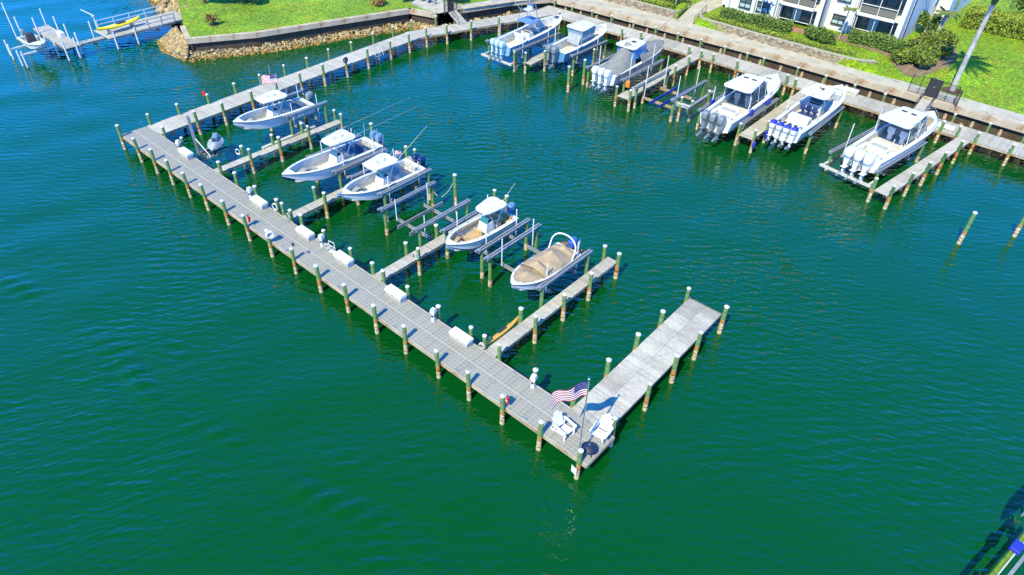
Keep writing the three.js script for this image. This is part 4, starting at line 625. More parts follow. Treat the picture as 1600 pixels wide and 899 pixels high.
{ const F = boat({ label: 'white boat with four white outboards topped in blue and blue seats', L: 12.9, B: 3.5, H0: 1.4, H1: 1.9, full: 3.6, x: -8.6, z: -43.0, turn: PI - 0.03, keel: 1.2, engines: 4, gap: 0.72, engine: M.engineWhite, mid: M.engineWhite, engineTop: M.royal, es: 1.15, ey: -0.1, sole: 0.75 });
  console_(F, 6.4, 1.6, { h: 1.2 }); cushions(F, 0.62, 0.9, M.white, 0, 0.6); cushions(F, 0.74, 0.86, M.seatGrey, 0.04, 0.9);
  for (const x of [-0.62, 0, 0.62]) part(F.t, 'helm_chair', [rb(0.55, 0.16, 0.5, 0.06, x, F.sole(0.4) + 0.85, 5.1), rb(0.55, 0.6, 0.16, 0.07, x, F.sole(0.4) + 1.2, 4.85), bx(0.2, 0.8, 0.2, x, F.sole(0.4) + 0.4, 5.1)], x ? M.chairBlue : M.navy);
  for (const x of [-0.5, 0, 0.5]) part(F.t, 'aft_chair', [rb(0.45, 0.5, 0.45, 0.1, x, F.sole(0.3) + 0.5, 4.1)], M.chairBlue);
  part(F.t, 'bait_station', [rb(2.1, 0.9, 0.9, 0.08, 0, F.sole(0.25) + 0.45, 3.1)], M.white); part(F.t, 'stern_bench', [rb(2.4, 0.4, 0.5, 0.1, 0, F.sole(0.1) + 0.5, 1.0)], M.white); for (let i = 0; i < 5; i++) part(F.t, 'cup_pad', [rb(0.3, 0.14, 0.26, 0.05, -1.1 + i * 0.55, F.sole(0.1) + 0.75, 1.0)], i ? M.blackPad : M.engineBlue);
  tTop(F, 6.4, 2.8, 3.4, 3.2, { antennas: [[0.5, -1.4, 1.5, 0, 0], [-0.5, -1.4, 1.5, 0, 0]], radar: true, legX: 0.9, hatchMat: M.blackPad });
  lift({ label: 'boat lift holding the boat with four blue-topped outboards', xl: -10.35, xr: -6.6, z0: -52.8, z1: -44.4, y: 2.15, keel: 1.2, bunkX: 0.75, guideH: 3.2 });
}
{ const F = express({ label: 'white hardtop cruiser with a tan bow deck and three white outboards', L: 13.3, B: 3.75, H0: 1.45, H1: 2.0, full: 3.8, x: -1.1, z: -42.7, turn: PI - 9 * deg, keel: 1.15, engines: 3, gap: 0.9, engine: M.engineWhite, mid: M.engineWhite, es: 1.5, ey: -0.2, hull: M.white, bottom: M.navy, top: [6.1, 4.3, 3.15, 3.5], seat: M.white, aft: 3.0 });
  part(F.t, 'bow_pad', grid(12, 8, (u, v) => { const s = lerp(0.66, 0.86, u), w = 1 - 2 * v, rise = 0.42 * smooth(0.56, 0.62, s) * (1 - smooth(0.7, 1.0, s)) + 0.05, x = w * F.hb(s) * 0.72; return [x, F.sh(s) + 0.05 + rise * (1 - (x / (F.hb(s) + 0.035)) ** 2), s * F.L]; }), M.bowTan);
  part(F.t, 'teak_step', [rb(0.75, 0.04, 0.35, 0.015, 0, F.sh(0.05) + 0.06, 0.35)], M.teak); part(F.t, 'boot_band', [1, -1].map((q) => grid(20, 2, (u, v) => { const s = u * 0.97, e = (q > 0 ? v : 1 - v) * 0.45; return [q * (lerp(F.ch(s), F.hb(s), Math.pow(e, 1)) + 0.02), lerp(F.cyy(s), F.sh(s), e), s * F.L]; })), M.navy);
  lift({ label: 'boat lift with a wide grey stern beam under the tan-decked cruiser', xl: -3.1, xr: 1.4, z0: -51.5, z1: -42.2, y: 1.95, keel: 1.15, turn: -9 * deg, sternBeam: 1, bunkX: 0.75, guideH: 3.4 });
}
// ---------------------------------------------------------------- things on the docks
{ // dock boxes
  const base = pre([at(frustum(1.5, 0.5, 1.6, 0.6, 0.4), 0, 0, 0)]), lid = pre([at(frustum(1.66, 0.66, 1.62, 0.5, 0.17, -0.05), 0, 0.41, 0)]), latch = pre([rb(0.09, 0.1, 0.03, 0.01, 0, 0.36, 0.32)]);
  [[-11.75, 'white dock box beside the finger with the orange kayak'], [-18.12, 'white dock box right of the finger by the tan-cushioned boat'], [-23.88, 'white dock box in front of the empty lift'], [-28.63, 'white dock box in front of the navy-engine boat'], [-34.92, 'white dock box in front of the outrigger boat'], [-46.7, 'white dock box beside the jet ski, farthest along the pier']].forEach(([x, l]) => {
    const t = thing('dock_box', l, 'dock box', [x, DECK, -2.2], 0, 'white dock boxes'); part(t, 'base', base, M.whiteMatte); part(t, 'lid', lid, M.pvc); part(t, 'latch', latch, M.blackPad);
  });
  [[2.45, -56.6, 'low white dock box on the right walkway near the gate'], [-7.9, -58.7, 'low white dock box on the right walkway behind the blue-topped engines boat']].forEach(([x, z, l]) => { const t = thing('dock_box', l, 'dock box', [x, DECK, z], 0, 'white dock boxes'); part(t, 'base', base, M.whiteMatte); part(t, 'lid', lid, M.pvc); part(t, 'latch', latch, M.blackPad); });
  // power pedestals
  const body = pre([at(frustum(0.24, 0.26, 0.22, 0.24, 0.78), 0, 0, 0)]), head = pre([at(frustum(0.36, 0.4, 0.3, 0.3, 0.2, -0.03), 0, 0.78, 0), rb(0.30, 0.1, 0.3, 0.04, 0, 1.02, 0)]), sock = pre([rb(0.15, 0.14, 0.1, 0.02, 0, 0.5, 0.14), rb(0.1, 0.14, 0.15, 0.02, 0.13, 0.5, 0)]);
  [[-5.75, 'white power pedestal nearest the wide end pier'], [-14.45, 'white power pedestal between the two nearest dock boxes'], [-26.65, 'white power pedestal beside the folded hose rack'], [-36.35, 'white power pedestal next to the dock box before the outrigger boat'], [-48.05, 'white power pedestal nearest the far pier corner']].forEach(([x, l]) => { const t = thing('power_pedestal', l, 'pedestal', [x, DECK, -2.32], 0.2, 'power pedestals'); part(t, 'body', body, M.pvc); part(t, 'lamp_head', head, M.white); part(t, 'socket', sock, M.blackPad); });
}
const torus = (r, a, x, y, z, ry = 0, rx = 0, sy = 1) => at(new THREE.TorusGeometry(r, a, 7, 20).scale(1, sy, 1), x, y, z, ry, rx);
function hoseCoil(label, x, y, z, ry, mat = M.hose, k = 4, r = 0.24) { const t = thing('hose_coil', label, 'hose', [x, y, z], ry, 'coiled hoses'); for (let i = 0; i < k; i++) part(t, 'loop', [torus(r + rr(-0.03, 0.03), 0.022, rr(-0.02, 0.02), rr(-0.03, 0.02), 0.03 * i, rr(-0.06, 0.06), 0, rr(1.1, 1.35))], mat); part(t, 'hanger', [rb(0.1, 0.06, 0.16, 0.02, 0, r * 1.1, 0.05)], M.pvc); }
hoseCoil('white hose coiled on a piling behind the outrigger boat bow', -33.13, DECK + 0.55, -2.58, 0.3);
hoseCoil('dark and white hose hung on the piling at the navy-engine finger', -31.25, DECK + 0.5, -2.58, 0.2, M.hoseGreen);
hoseCoil('pale hose hung on the second piling of the empty lift finger', -20.1, DECK + 0.55, -5.9, 0.4, M.rope, 5);
hoseCoil('grey hose heaped on the piling beside the orange kayak', -10.22, DECK + 0.35, -2.58, 0.2, M.rope, 6, 0.2);
hoseCoil('white hose on the far finger near the jet ski', -43.1, DECK + 0.65, -5.3, 0.6, M.hose, 3, 0.2);
{ const t = thing('hose_rack', 'white hose rack with a wheel standing before the empty lift', 'hose rack', [-25.5, DECK, -2.4], 0.15); part(t, 'frame', [bx(0.04, 0.95, 0.04, -0.28, 0.475, 0), bx(0.04, 0.95, 0.04, 0.28, 0.475, 0), bx(0.56, 0.04, 0.04, 0, 0.93, 0), bx(0.56, 0.04, 0.04, 0, 0.5, 0), bar(V(-0.28, 0.06, 0), V(0.28, 0.5, 0), 0.02), bx(0.6, 0.04, 0.3, 0, 0.02, 0)], M.pvc); part(t, 'reel', [torus(0.26, 0.03, -0.45, 0.4, 0.08, 0.5), torus(0.18, 0.04, -0.45, 0.4, 0.08, 0.5)], M.rope); }
function extinguisher(label, x, z) { const t = thing('fire_extinguisher', label, 'extinguisher', [x, DECK + 0.42, z], 0, 'red extinguishers on pilings'); part(t, 'cylinder', [cy(0.085, 0.085, 0.5, 0, 0, 0, 12), lathe([[0.085, 0.5], [0.06, 0.57], [0.02, 0.6], [0.001, 0.6]], 12)], M.red); part(t, 'handle', [bx(0.04, 0.08, 0.14, 0, 0.63, 0)], M.black); part(t, 'tag', [bx(0.1, 0.16, 0.01, 0, 0.28, 0.085)], M.pvc); part(t, 'bracket', [rb(0.16, 0.3, 0.06, 0.02, 0, 0.3, -0.09)], M.red); }
extinguisher('red fire extinguisher on the piling near the wide end pier', -5.82, -0.06); extinguisher('red fire extinguisher on the piling across from the outrigger boat', -32.9, -0.06);
{ const t = thing('life_ring', 'white life ring in a case on an outer piling', 'life ring', [-29.78, DECK + 0.75, 0.05], 1.2); part(t, 'ring', [at(new THREE.TorusGeometry(0.26, 0.085, 8, 24), 0, 0, 0)], M.white); part(t, 'case', [at(new THREE.CylinderGeometry(0.34, 0.34, 0.05, 24), 0, 0, -0.08, 0, PI / 2)], M.pvc); }
{ const t = thing('lamp_post_light', 'small dark lamp on the outer piling opposite the empty lift', 'lamp', [-26.7, 2.5, 0.05]); part(t, 'stem', [cy(0.03, 0.03, 0.25)], M.black); part(t, 'head', [rb(0.24, 0.12, 0.16, 0.03, 0.08, 0.27, 0)], M.black); }
single('sign_board', [rb(0.42, 0.55, 0.03, 0.01)], M.pvc, 'white sign board on the corner piling under the flagpole', 'sign', [-0.52, 0.72, 0.36], -0.2);
{ // flagpole
  const t = thing('flagpole', 'tall silver pole with a flag flying at the near pier corner', 'flagpole', [-0.62, DECK, -0.1]);
  part(t, 'pole', [cy(0.045, 0.03, 6.25, 0, 0, 0, 10)], M.steel); part(t, 'finial', [at(new THREE.SphereGeometry(0.07, 12, 8), 0, 6.3, 0)], M.steel); part(t, 'base_plate', [rb(0.22, 0.05, 0.22, 0.01, 0, 0.025, 0)], M.alu);
  flagMesh(t, 'flag', 1.85, 1.02, 0, 6.1, 0, -2.2, 0.3, 0);
  part(t, 'halyard', [bar(V(0.05, 0.9, 0), V(0.04, 6.1, 0), 0.008, 4)], M.rope); part(t, 'cleat', [bx(0.16, 0.04, 0.04, 0.03, 1.1, 0)], M.alu);
}
function adirondack(label, x, z, ry) {   // faces +z
  const t = thing('adirondack_chair', label, 'chair', [x, DECK, z], ry, 'white adirondack chairs');
  for (let i = 0; i < 6; i++) part(t, 'seat_slat', [rb(0.54, 0.022, 0.078, 0.008, 0, 0.36 - i * 0.022, 0.30 - i * 0.088, 0, 0.24)], M.chair);
  for (let i = 0; i < 5; i++) { const q = i - 2, h = 0.80 - 0.05 * q * q; part(t, 'back_slat', [rb(0.098, h, 0.022, 0.009, q * 0.108, 0.27 + h / 2 * 0.90, -0.25 - h / 2 * 0.43, 0, -0.44, -q * 0.035)], M.chair); }
  for (const q of [-1, 1]) { part(t, 'armrest', [rb(0.13, 0.025, 0.74, 0.01, q * 0.34, 0.56, 0.02)], M.chair); part(t, 'front_leg', [rb(0.03, 0.55, 0.1, 0.008, q * 0.29, 0.275, 0.32)], M.chair); part(t, 'rear_leg', [rb(0.03, 0.12, 0.98, 0.008, q * 0.26, 0.205, -0.08, 0, -0.30)], M.chair); part(t, 'arm_post', [rb(0.03, 0.4, 0.07, 0.008, q * 0.30, 0.36, -0.28)], M.chair); }
  part(t, 'back_brace', [rb(0.66, 0.06, 0.03, 0.008, 0, 0.55, -0.40)], M.chair); t.scale.setScalar(1.28);
}
adirondack('white slatted armchair left of the flagpole, facing along the pier', -2.25, -0.85, PI / 2 - 0.12);
adirondack('white slatted armchair right of the flagpole, behind the fire pit', -0.55, -2.05, 0.10);
{ const t = thing('fire_pit', 'round dark blue-black fire pit with a domed lid by the flagpole', 'fire pit', [-0.42, DECK, -0.72]); t.scale.setScalar(1.15); part(t, 'bowl', [lathe([[0.12, 0.16], [0.26, 0.2], [0.36, 0.32], [0.40, 0.36], [0.37, 0.37]], 24)], M.firepit); part(t, 'dome_lid', [lathe([[0.37, 0.38], [0.33, 0.46], [0.22, 0.54], [0.08, 0.58], [0.001, 0.585]], 24)], M.firepit); for (const r of [0.12, 0.2, 0.28, 0.35]) part(t, 'lid_ring', [torus(r, 0.011, 0, 0.585 - r * r * 1.35, 0, 0, PI / 2)], M.navy); part(t, 'handle', [torus(0.05, 0.012, 0, 0.61, 0)], M.steel); for (const a of [0.5, 2.6, 4.7]) part(t, 'leg', [bar(V(0.25 * Math.cos(a), 0.25, 0.25 * Math.sin(a)), V(0.32 * Math.cos(a), 0, 0.32 * Math.sin(a)), 0.02)], M.firepit); }
function kayak(label, mat, x, y, z, ry, L, w, tilt = 0) {
  const t = thing('kayak', label, 'kayak', [x, y, z], ry); const hw = (u) => w / 2 * Math.pow(Math.sin(Math.PI * clamp(u, 0.002, 0.998)), 0.7), up = (u) => 0.12 * Math.pow(Math.abs(2 * u - 1), 3);
  part(t, 'hull', [grid(26, 10, (u, v) => { const a = PI * v, c = Math.cos(a), s = Math.sin(a); return [c * hw(u), up(u) + 0.16 - 0.16 * Math.pow(s, 0.8), (u - 0.5) * L]; }), grid(26, 8, (u, v) => { const w_ = 2 * v - 1; return [w_ * hw(u), up(u) + 0.16 + 0.07 * (1 - w_ * w_), (u - 0.5) * L]; })], mat);
  part(t, 'seat_well', [at(slab(w * 0.55, L * 0.22, 0.18, 0.02, 0.01), 0, 0.235, -L * 0.04)], M.blackPad); part(t, 'strap', [torus(0.06, 0.012, 0, 0.24, L * 0.36, 0, PI / 2), torus(0.06, 0.012, 0, 0.24, -L * 0.36, 0, PI / 2)], M.black);
  t.rotation.z = tilt; return t;
}
kayak('orange kayak lying along the nearest finger pier', M.kayakOrange, -10.28, DECK - 0.05, -4.5, 0.02, 3.7, 0.55, 0.5);
{ const t = thing('kayak_rack', 'small bracket rack holding the orange kayak beside its finger', 'rack', [-10.28, DECK, -4.5]); for (const z of [-0.9, 0.9]) part(t, 'bracket', [bx(0.62, 0.05, 0.06, 0.02, -0.14, z), bx(0.05, 0.3, 0.06, -0.28, 0, z)], M.alu); }
kayak('bright yellow kayak on the neighbouring dock at top left', M.yellow, -81.3, 2.05, -12.3, 0.12, 5.6, 1.15).scale.set(1, 1.7, 1);
{ // folded davit and boarding steps by the flag-topped boat
  const t = thing('boarding_steps', 'folding aluminium boarding steps beside the flag-topped boat lift', 'steps', [-43.6, DECK - 0.25, -12.9], -0.1); for (let i = 0; i < 5; i++) part(t, 'tread', [bx(0.75, 0.04, 0.26, 0, 0.15 + i * 0.2, -0.2 + i * 0.16)], M.alu); for (const q of [-1, 1]) part(t, 'side_rail', [bx(0.04, 0.12, 1.35, q * 0.38, 0.52, 0.1, 0, -0.9)], M.alu);
  single('float_beam', [bx(0.35, 0.2, 6.0)], M.whiteMatte, 'low white float beam under the flag-topped boat', 'float', [-44.0, 0.85, -11.1], 0.03);
}
{ // jet ski on its lift
  const L = thing('jet_ski_lift', 'small aluminium lift arm holding the jet ski at the far pier', 'lift', [-46.6, 0, -3.4]);
  part(L, 'mast', [bx(0.16, 5.6, 0.16, -0.9, 1.7, -0.2), bx(0.12, 5.6, 0.12, -0.65, 1.7, -0.2)], M.alu); part(L, 'arm', [bx(0.14, 0.14, 2.2, -0.7, 0.95, -1.2), bx(0.14, 0.14, 2.2, 0.9, 0.95, -1.2), bx(2.0, 0.14, 0.14, 0.1, 0.95, -0.35)], M.alu); part(L, 'bunk', [bx(0.1, 0.12, 2.2, -0.15, 1.08, -1.3), bx(0.1, 0.12, 2.2, 0.45, 1.08, -1.3)], M.blackPad); part(L, 'brace', [bar(V(-0.7, 2.4, -0.2), V(0.9, 0.95, -0.5), 0.05)], M.pvc);
  const t = thing('jet_ski', 'grey and white jet ski raised beside the far dock box', 'jet ski', [-46.3, 1.12, -4.9], 1.0); t.scale.setScalar(1.25); const hw = (u) => 0.56 * Math.pow(Math.sin(PI * clamp(0.12 + u * 0.87, 0, 0.999)), 0.8);
  part(t, 'hull', [grid(18, 8, (u, v) => { const w = 1 - 2 * v; return [w * hw(u), 0.05 + 0.42 * Math.pow(Math.abs(w), 1.5) + 0.25 * u ** 3, (u - 0.45) * 2.9]; })], M.blackPad);
  part(t, 'deck', [grid(18, 8, (u, v) => { const w = 2 * v - 1, hump = 0.28 * Math.exp(-(((u - 0.68) / 0.2) ** 2)); return [w * hw(u) * 1.02, 0.47 + 0.25 * u ** 3 + (0.1 + hump) * (1 - w * w), (u - 0.45) * 2.9]; })], M.seatGrey);
  part(t, 'seat', [rb(0.42, 0.3, 1.2, 0.12, 0, 0.72, -0.45)], M.engineGrey); part(t, 'handlebar', [bar(V(-0.38, 1.02, 0.3), V(0.38, 1.02, 0.3), 0.025), frustum(0.25, 0.4, 0.15, 0.2, 0.3).translate(0, 0.75, 0.42)], M.black);
}
{ // slack rope from the tall piling
  single('mooring_rope', [tube([[0, 0, 0], [-0.5, -1.0, 0.2], [-1.3, -1.75, 0.4], [-2.3, -1.6, 0.2], [-2.75, -1.0, -0.1]], 0.03, 30, 5)], M.rope, 'slack white rope between the tall piling and the navy-engine boat lift', 'rope', [-24.6, 2.5, -14.15]);
  const t = thing('dock_ladder', 'white two-rail ladder on the edge of the left walkway', 'ladder', [-53.4, DECK, -29.9], -1.53); for (const q of [-0.24, 0.24]) part(t, 'rail', [tube([[q, -1.6, 0.12], [q, 0.2, 0.12], [q, 0.85, 0.0], [q, 0.9, -0.4], [q, 0.02, -0.75]], 0.03, 20, 6)], M.pvc); for (let i = 0; i < 5; i++) part(t, 'rung', [bar(V(-0.24, -1.4 + i * 0.36, 0.12), V(0.24, -1.4 + i * 0.36, 0.12), 0.025)], M.pvc);
  const r = thing('life_ring', 'blue-dark ring hung on a left walkway piling', 'life ring', [-53.05, 2.05, -25.0], 1.4); part(r, 'ring', [new THREE.TorusGeometry(0.25, 0.08, 8, 20)], M.navy);
  single('life_jacket_bag', [rb(0.5, 0.75, 0.3, 0.12, 0, 0.38, 0)], M.orange, 'orange life jacket bag hung beside the grey covered boat', 'bag', [-25.95, 1.75, -41.9]);
  single('fender', [at(new THREE.CapsuleGeometry(0.16, 0.4, 6, 12), 0, 0, 0)], M.royal, 'royal blue fender hanging at the tip of the finger by the blue-topped engines', 'fender', [-10.42, 0.95, -41.0]);
  single('fender', [at(new THREE.CapsuleGeometry(0.18, 0.5, 6, 12), 0, 0, 0)], M.royal, 'royal blue fender beside the leftmost blue-topped outboard', 'fender', [-10.4, 1.15, -43.5]);
  single('buoy_flag', [rb(0.3, 0.5, 0.04, 0.01, 0, 0.25, 0)], M.red, 'small red pennant on the second outer piling row of the left walkway', 'flag', [-55.35, 2.2, -9.0], 0.5);
}

// ---------------------------------------------------------------- gates and gangways
function picketPanel(t, w, y0, y1, x, z, ry, n) {
  const g = []; for (let i = 0; i <= n; i++) g.push(bx(0.022, y1 - y0, 0.022, -w / 2 + w * i / n, (y0 + y1) / 2, 0)); for (const y of [y0 + 0.08, (y0 + y1) / 2, y1 - 0.05]) g.push(bx(w, 0.035, 0.03, 0, y, 0));
  const p = part(t, 'picket_panel', g, M.black); p.position.set(x, 0, z); p.rotation.y = ry; return p;
}
{ const t = thing('dock_gate', 'black fan-shaped picket fence with a solid gate by the royal palm', 'gate', [-0.75, LAND, -61.9], 0);
  for (const x of [-2.3, -1.3, -0.62, 0.62, 1.4, 2.3, 2.75]) part(t, 'post', [bx(0.07, 2.15 - Math.abs(x) * 0.12, 0.07, x, (2.15 - Math.abs(x) * 0.12) / 2, Math.abs(x) > 2.4 ? 0.7 : 0)], M.black);
  picketPanel(t, 1.0, 0, 1.85, -1.8, 0, 0, 8); picketPanel(t, 0.66, 0, 1.95, -0.96, 0, 0, 5); picketPanel(t, 0.76, 0, 1.95, 1.0, 0, 0, 6); picketPanel(t, 0.9, 0, 1.85, 1.85, 0, 0, 7); picketPanel(t, 0.85, -0.4, 1.75, 2.52, 0.36, -1.0, 7);
  const d = part(t, 'gate_leaf', [bx(1.18, 2.0, 0.05, 0, 1.0, 0)], M.frameD); part(d, 'handle', [rb(0.1, 0.16, 0.12, 0.03, 0.0, 1.15, 0.06)], M.steel);
}
{ const t = thing('dock_gate', 'dark picket gate at the head of the gangway by the left patio', 'gate', [-56.5, LAND, -45.1], PI / 2 + 0.2);
  for (const x of [-1.5, -0.6, 0.6, 1.5]) part(t, 'post', [bx(0.09, 2.3, 0.09, x, 1.15, 0)], M.frameD); picketPanel(t, 0.85, 0, 2.1, -1.05, 0, 0, 7); picketPanel(t, 0.85, 0, 2.1, 1.05, 0, 0, 7);
  const d = part(t, 'gate_leaf', [bx(1.1, 2.1, 0.05, 0, 1.05, 0)], M.frameD); part(d, 'handle', [rb(0.08, 0.14, 0.1, 0.03, 0.4, 1.1, 0.06)], M.steel);
}
function gangway(label, x0, y0, z0, x1, y1, z1, w) {
  const L = Math.hypot(x1 - x0, z1 - z0), t = thing('gangway', label, 'gangway', [x0, y0, z0], Math.atan2(-(z1 - z0), x1 - x0)), pitch = Math.atan2(y1 - y0, L), g = [];
  for (let x = 0; x < L; x += 0.15) g.push(bx(0.14, 0.03, w, x + 0.07, (y1 - y0) * (x + 0.07) / L + 0.02, 0, 0, 0, pitch));
  part(t, 'tread_deck', g, M.rib);
  for (const q of [-1, 1]) { const h = (x, dy) => V(x, (y1 - y0) * x / L + dy, q * w / 2); part(t, 'handrail', [bar(h(0.1, 1.0), h(L, 1.0), 0.03), bar(h(0.1, 0.5), h(L, 0.5), 0.025), ...[0.1, L / 2, L].map((x) => bar(h(x, 0), h(x, 1.0), 0.03))], M.frameD); part(t, 'side_channel', [bar(h(0, -0.02), h(L, -0.02), 0.06)], M.alu); }
}
gangway('gangway sloping from the left gate down to the plank walkway', -56.3, LAND + 0.02, -45.2, -53.6, DECK + 0.05, -44.4, 1.3);
gangway('gangway sloping from the black gate down to the right walkway', -0.75, LAND + 0.02, -61.7, -0.75, DECK + 0.05, -58.7, 1.2);

// ---------------------------------------------------------------- terrace: stone wall, steps
function stoneWall(label, pts, h) {
  const t = thing('retaining_wall', label, 'stone wall', [pts[0][0], LAND, pts[0][1]]), ox = pts[0][0], oz = pts[0][1], list = [], rows = 6;
  part(t, 'backing', (() => { const l = []; along(pts, 2, (x, z, ry, L) => l.push(bx(L + 0.06, h - 0.02, 0.3, x - ox - Math.sin(ry) * 0.22, h / 2, z - oz - Math.cos(ry) * 0.22, ry))); return l; })(), M.stoneB);
  for (let r = 0; r < rows; r++) along(pts, 0.42, (x, z, ry, L) => { const k = rr(0.6, 1.15), w = L * rr(0.8, 0.98), j = (r % 2) * 0.2; list.push(paint(bx(w, h / rows - 0.02, 0.12, x - ox + Math.cos(ry) * j, (r + 0.5) * h / rows, z - oz - Math.sin(ry) * j + rr(-0.02, 0.03), ry), [k, k * 0.96, k * 0.93])); });
  stuffPart(t, 'stone_courses', list, std([0.78, 0.72, 0.66], 0.9, { map: tRock, vertexColors: true }));
  along(pts, 1.2, (x, z, ry, L) => { const c = part(t, 'cap_stone', [bx(L - 0.012, 0.07, 0.4, 0, 0, 0)], M.concrete); c.position.set(x - ox - Math.sin(ry) * 0.12, h + 0.035, z - oz - Math.cos(ry) * 0.12); c.rotation.y = ry; });
}
stoneWall('stone retaining wall left of the steps, behind the covered boats', [[-50, -63.4], [-44, -63.6], [-35.5, -63.9], [-33.6, -64.0], [-33.2, -64.8]], 0.92);
stoneWall('stone retaining wall right of the steps along the apartment terrace', [[-30.4, -64.9], [-29.9, -64.2], [-22, -64.0], [-12, -64.1], [-10.2, -64.2], [-8.9, -64.6], [-8.0, -65.4]], 0.92);
{ const t = thing('stairs', 'concrete steps with dark handrails through the stone retaining wall', 'stairs', [-31.85, LAND, -63.9]); for (let i = 0; i < 7; i++) part(t, 'step', [bx(2.3, 0.135 * (i + 1), 0.42, 0, 0.135 * (i + 1) / 2, -0.2 - i * 0.42)], M.concrete); for (const q of [-1.2, 1.2]) part(t, 'handrail', [bar(V(q, 0.95, 0), V(q, 1.85, -2.9), 0.03), bar(V(q, 0.5, 0), V(q, 1.4, -2.9), 0.025), ...[0, -1.0, -1.95, -2.9].map((z) => bar(V(q, -z * 0.31, z), V(q, 0.95 - z * 0.31, z), 0.028))], M.frameD); }
struct('terrace_path', bx(3.0, 0.06, 9, -31.85, LAND + 0.93, -71.4), M.concrete);

// ---------------------------------------------------------------- planting
function leaves(n, place, size, tint) {   // leaf-sized faces: place() -> [x, y, z, nx, ny, nz]
  const p = new Float32Array(n * 18), c = new Float32Array(n * 18), q = new THREE.Quaternion(), a = V(), b = V(), d = V();
  for (let i = 0; i < n; i++) {
    const [x, y, z] = place(), s = size * rr(0.6, 1.4); q.setFromEuler(new THREE.Euler(rr(-1.1, 1.1), rr(0, 6.28), rr(-1.1, 1.1)));
    a.set(s, 0, 0).applyQuaternion(q); b.set(0, 0, s * 0.5).applyQuaternion(q); d.set(0, s * 0.18, 0).applyQuaternion(q);
    const P = [[-a.x, -a.y, -a.z], [b.x + d.x, b.y + d.y, b.z + d.z], [-b.x + d.x, -b.y + d.y, -b.z + d.z], [a.x, a.y, a.z]];
    [0, 2, 1, 1, 2, 3].forEach((k, j) => { p[i * 18 + j * 3] = x + P[k][0]; p[i * 18 + j * 3 + 1] = y + P[k][1]; p[i * 18 + j * 3 + 2] = z + P[k][2]; });
    const t = tint(); for (let j = 0; j < 6; j++) c.set(t, i * 18 + j * 3);
  }
  const g = new THREE.BufferGeometry(); g.setAttribute('position', new THREE.BufferAttribute(p, 3)); g.setAttribute('color', new THREE.BufferAttribute(c, 3)); g.computeVertexNormals(); return g;
}
const mixTint = (list) => () => { const [r, g, b] = list[Math.floor(rnd() * list.length)], k = rr(0.7, 1.35); return [r * k, g * k, b * k]; };
const GREEN = mixTint([[0.07, 0.14, 0.02], [0.11, 0.18, 0.025], [0.05, 0.11, 0.02], [0.16, 0.22, 0.03]]), LIME = mixTint([[0.22, 0.28, 0.02], [0.16, 0.23, 0.02], [0.28, 0.30, 0.03], [0.12, 0.19, 0.02]]), RED = mixTint([[0.35, 0.13, 0.05], [0.25, 0.18, 0.05], [0.3, 0.1, 0.06], [0.12, 0.18, 0.03]]), SILVER = mixTint([[0.15, 0.21, 0.02], [0.07, 0.12, 0.015], [0.22, 0.26, 0.03], [0.05, 0.09, 0.015]]);
const coreMat = std([0.11, 0.17, 0.03], 1);
function hedge(label, pts, w, h, y, tint = GREEN, dens = 95, size = 0.13, name = 'hedge') {   // clipped, along a line
  const t = thing(name, label, 'hedge', [pts[0][0], y, pts[0][1]]), ox = pts[0][0], oz = pts[0][1], L = []; let tot = 0;
  along(pts, 0.5, (x, z, ry, l) => { L.push([x - ox, z - oz, ry, l, 1 + 0.12 * Math.sin(x * 1.7 + z) + rr(-0.05, 0.05)]); tot += l; });
  part(t, 'stems', L.map(([x, z, ry, l]) => bx(l + 0.1, h * 0.78, w * 0.72, x, h * 0.41, z, ry)), coreMat);
  const n = Math.round(dens * tot * (w + 2 * h));
  const m = part(t, 'foliage', [leaves(n, () => { const [x, z, ry, l, k] = L[Math.floor(rnd() * L.length)], u = rr(-0.5, 0.5) * l * 1.3, r = rnd() * (w + 2 * h); let a, yy; if (r < w) { a = r - w / 2; yy = h * k + rr(-0.12, 0.05); } else { a = (r < w + h ? -1 : 1) * (w / 2 + rr(-0.14, 0.06)); yy = rnd() * h * k; } return [x + Math.cos(ry) * u + Math.sin(ry) * a, yy, z - Math.sin(ry) * u + Math.cos(ry) * a]; }, size, tint)], M.leaf); m.userData.kind = 'stuff'; return t;
}
function bush(label, x, y, z, rx, ry_, rz, tint = GREEN, n = 1600, size = 0.15, name = 'shrub', lobes = 6) {
  const t = thing(name, label, 'shrub', [x, y, z]), c = []; for (let i = 0; i < lobes; i++) { const a = rnd() * 6.28, r = Math.sqrt(rnd()) * 0.62; c.push([Math.cos(a) * r * rx, ry_ * rr(0.4, 0.62), Math.sin(a) * r * rz, rr(0.38, 0.55)]); }
  part(t, 'stems', c.map(([a, b, d]) => bar(V(a * 0.3, -0.05, d * 0.3), V(a, b, d), 0.04, 5, 0.02)), M.bark);
  const m = part(t, 'foliage', [leaves(n, () => { const [a, b, d, s] = c[Math.floor(rnd() * c.length)], th = rnd() * 6.28, ph = Math.acos(rr(-0.5, 1)), r = Math.pow(rnd(), 0.28); return [a + Math.sin(ph) * Math.cos(th) * r * rx * s, Math.max(0.03, b + Math.cos(ph) * r * ry_ * s), d + Math.sin(ph) * Math.sin(th) * r * rz * s]; }, size, tint)], M.leaf); m.userData.kind = 'stuff'; return t;
}
const TER = LAND + 0.9; M.soilBed = M.soil.clone(); M.soilBed.side = THREE.DoubleSide; M.soilBed.color.setRGB(0.42, 0.34, 0.28);
hedge('long clipped hedge on the terrace under the two left apartment windows', [[-28.0, -66.0], [-24, -66.4], [-19.2, -67.2]], 1.3, 1.25, TER, GREEN);
hedge('low yellow-green hedge strip on the retaining wall left of the steps', [[-48, -64.4], [-40, -64.6], [-34.4, -64.9]], 0.9, 0.5, TER, LIME);
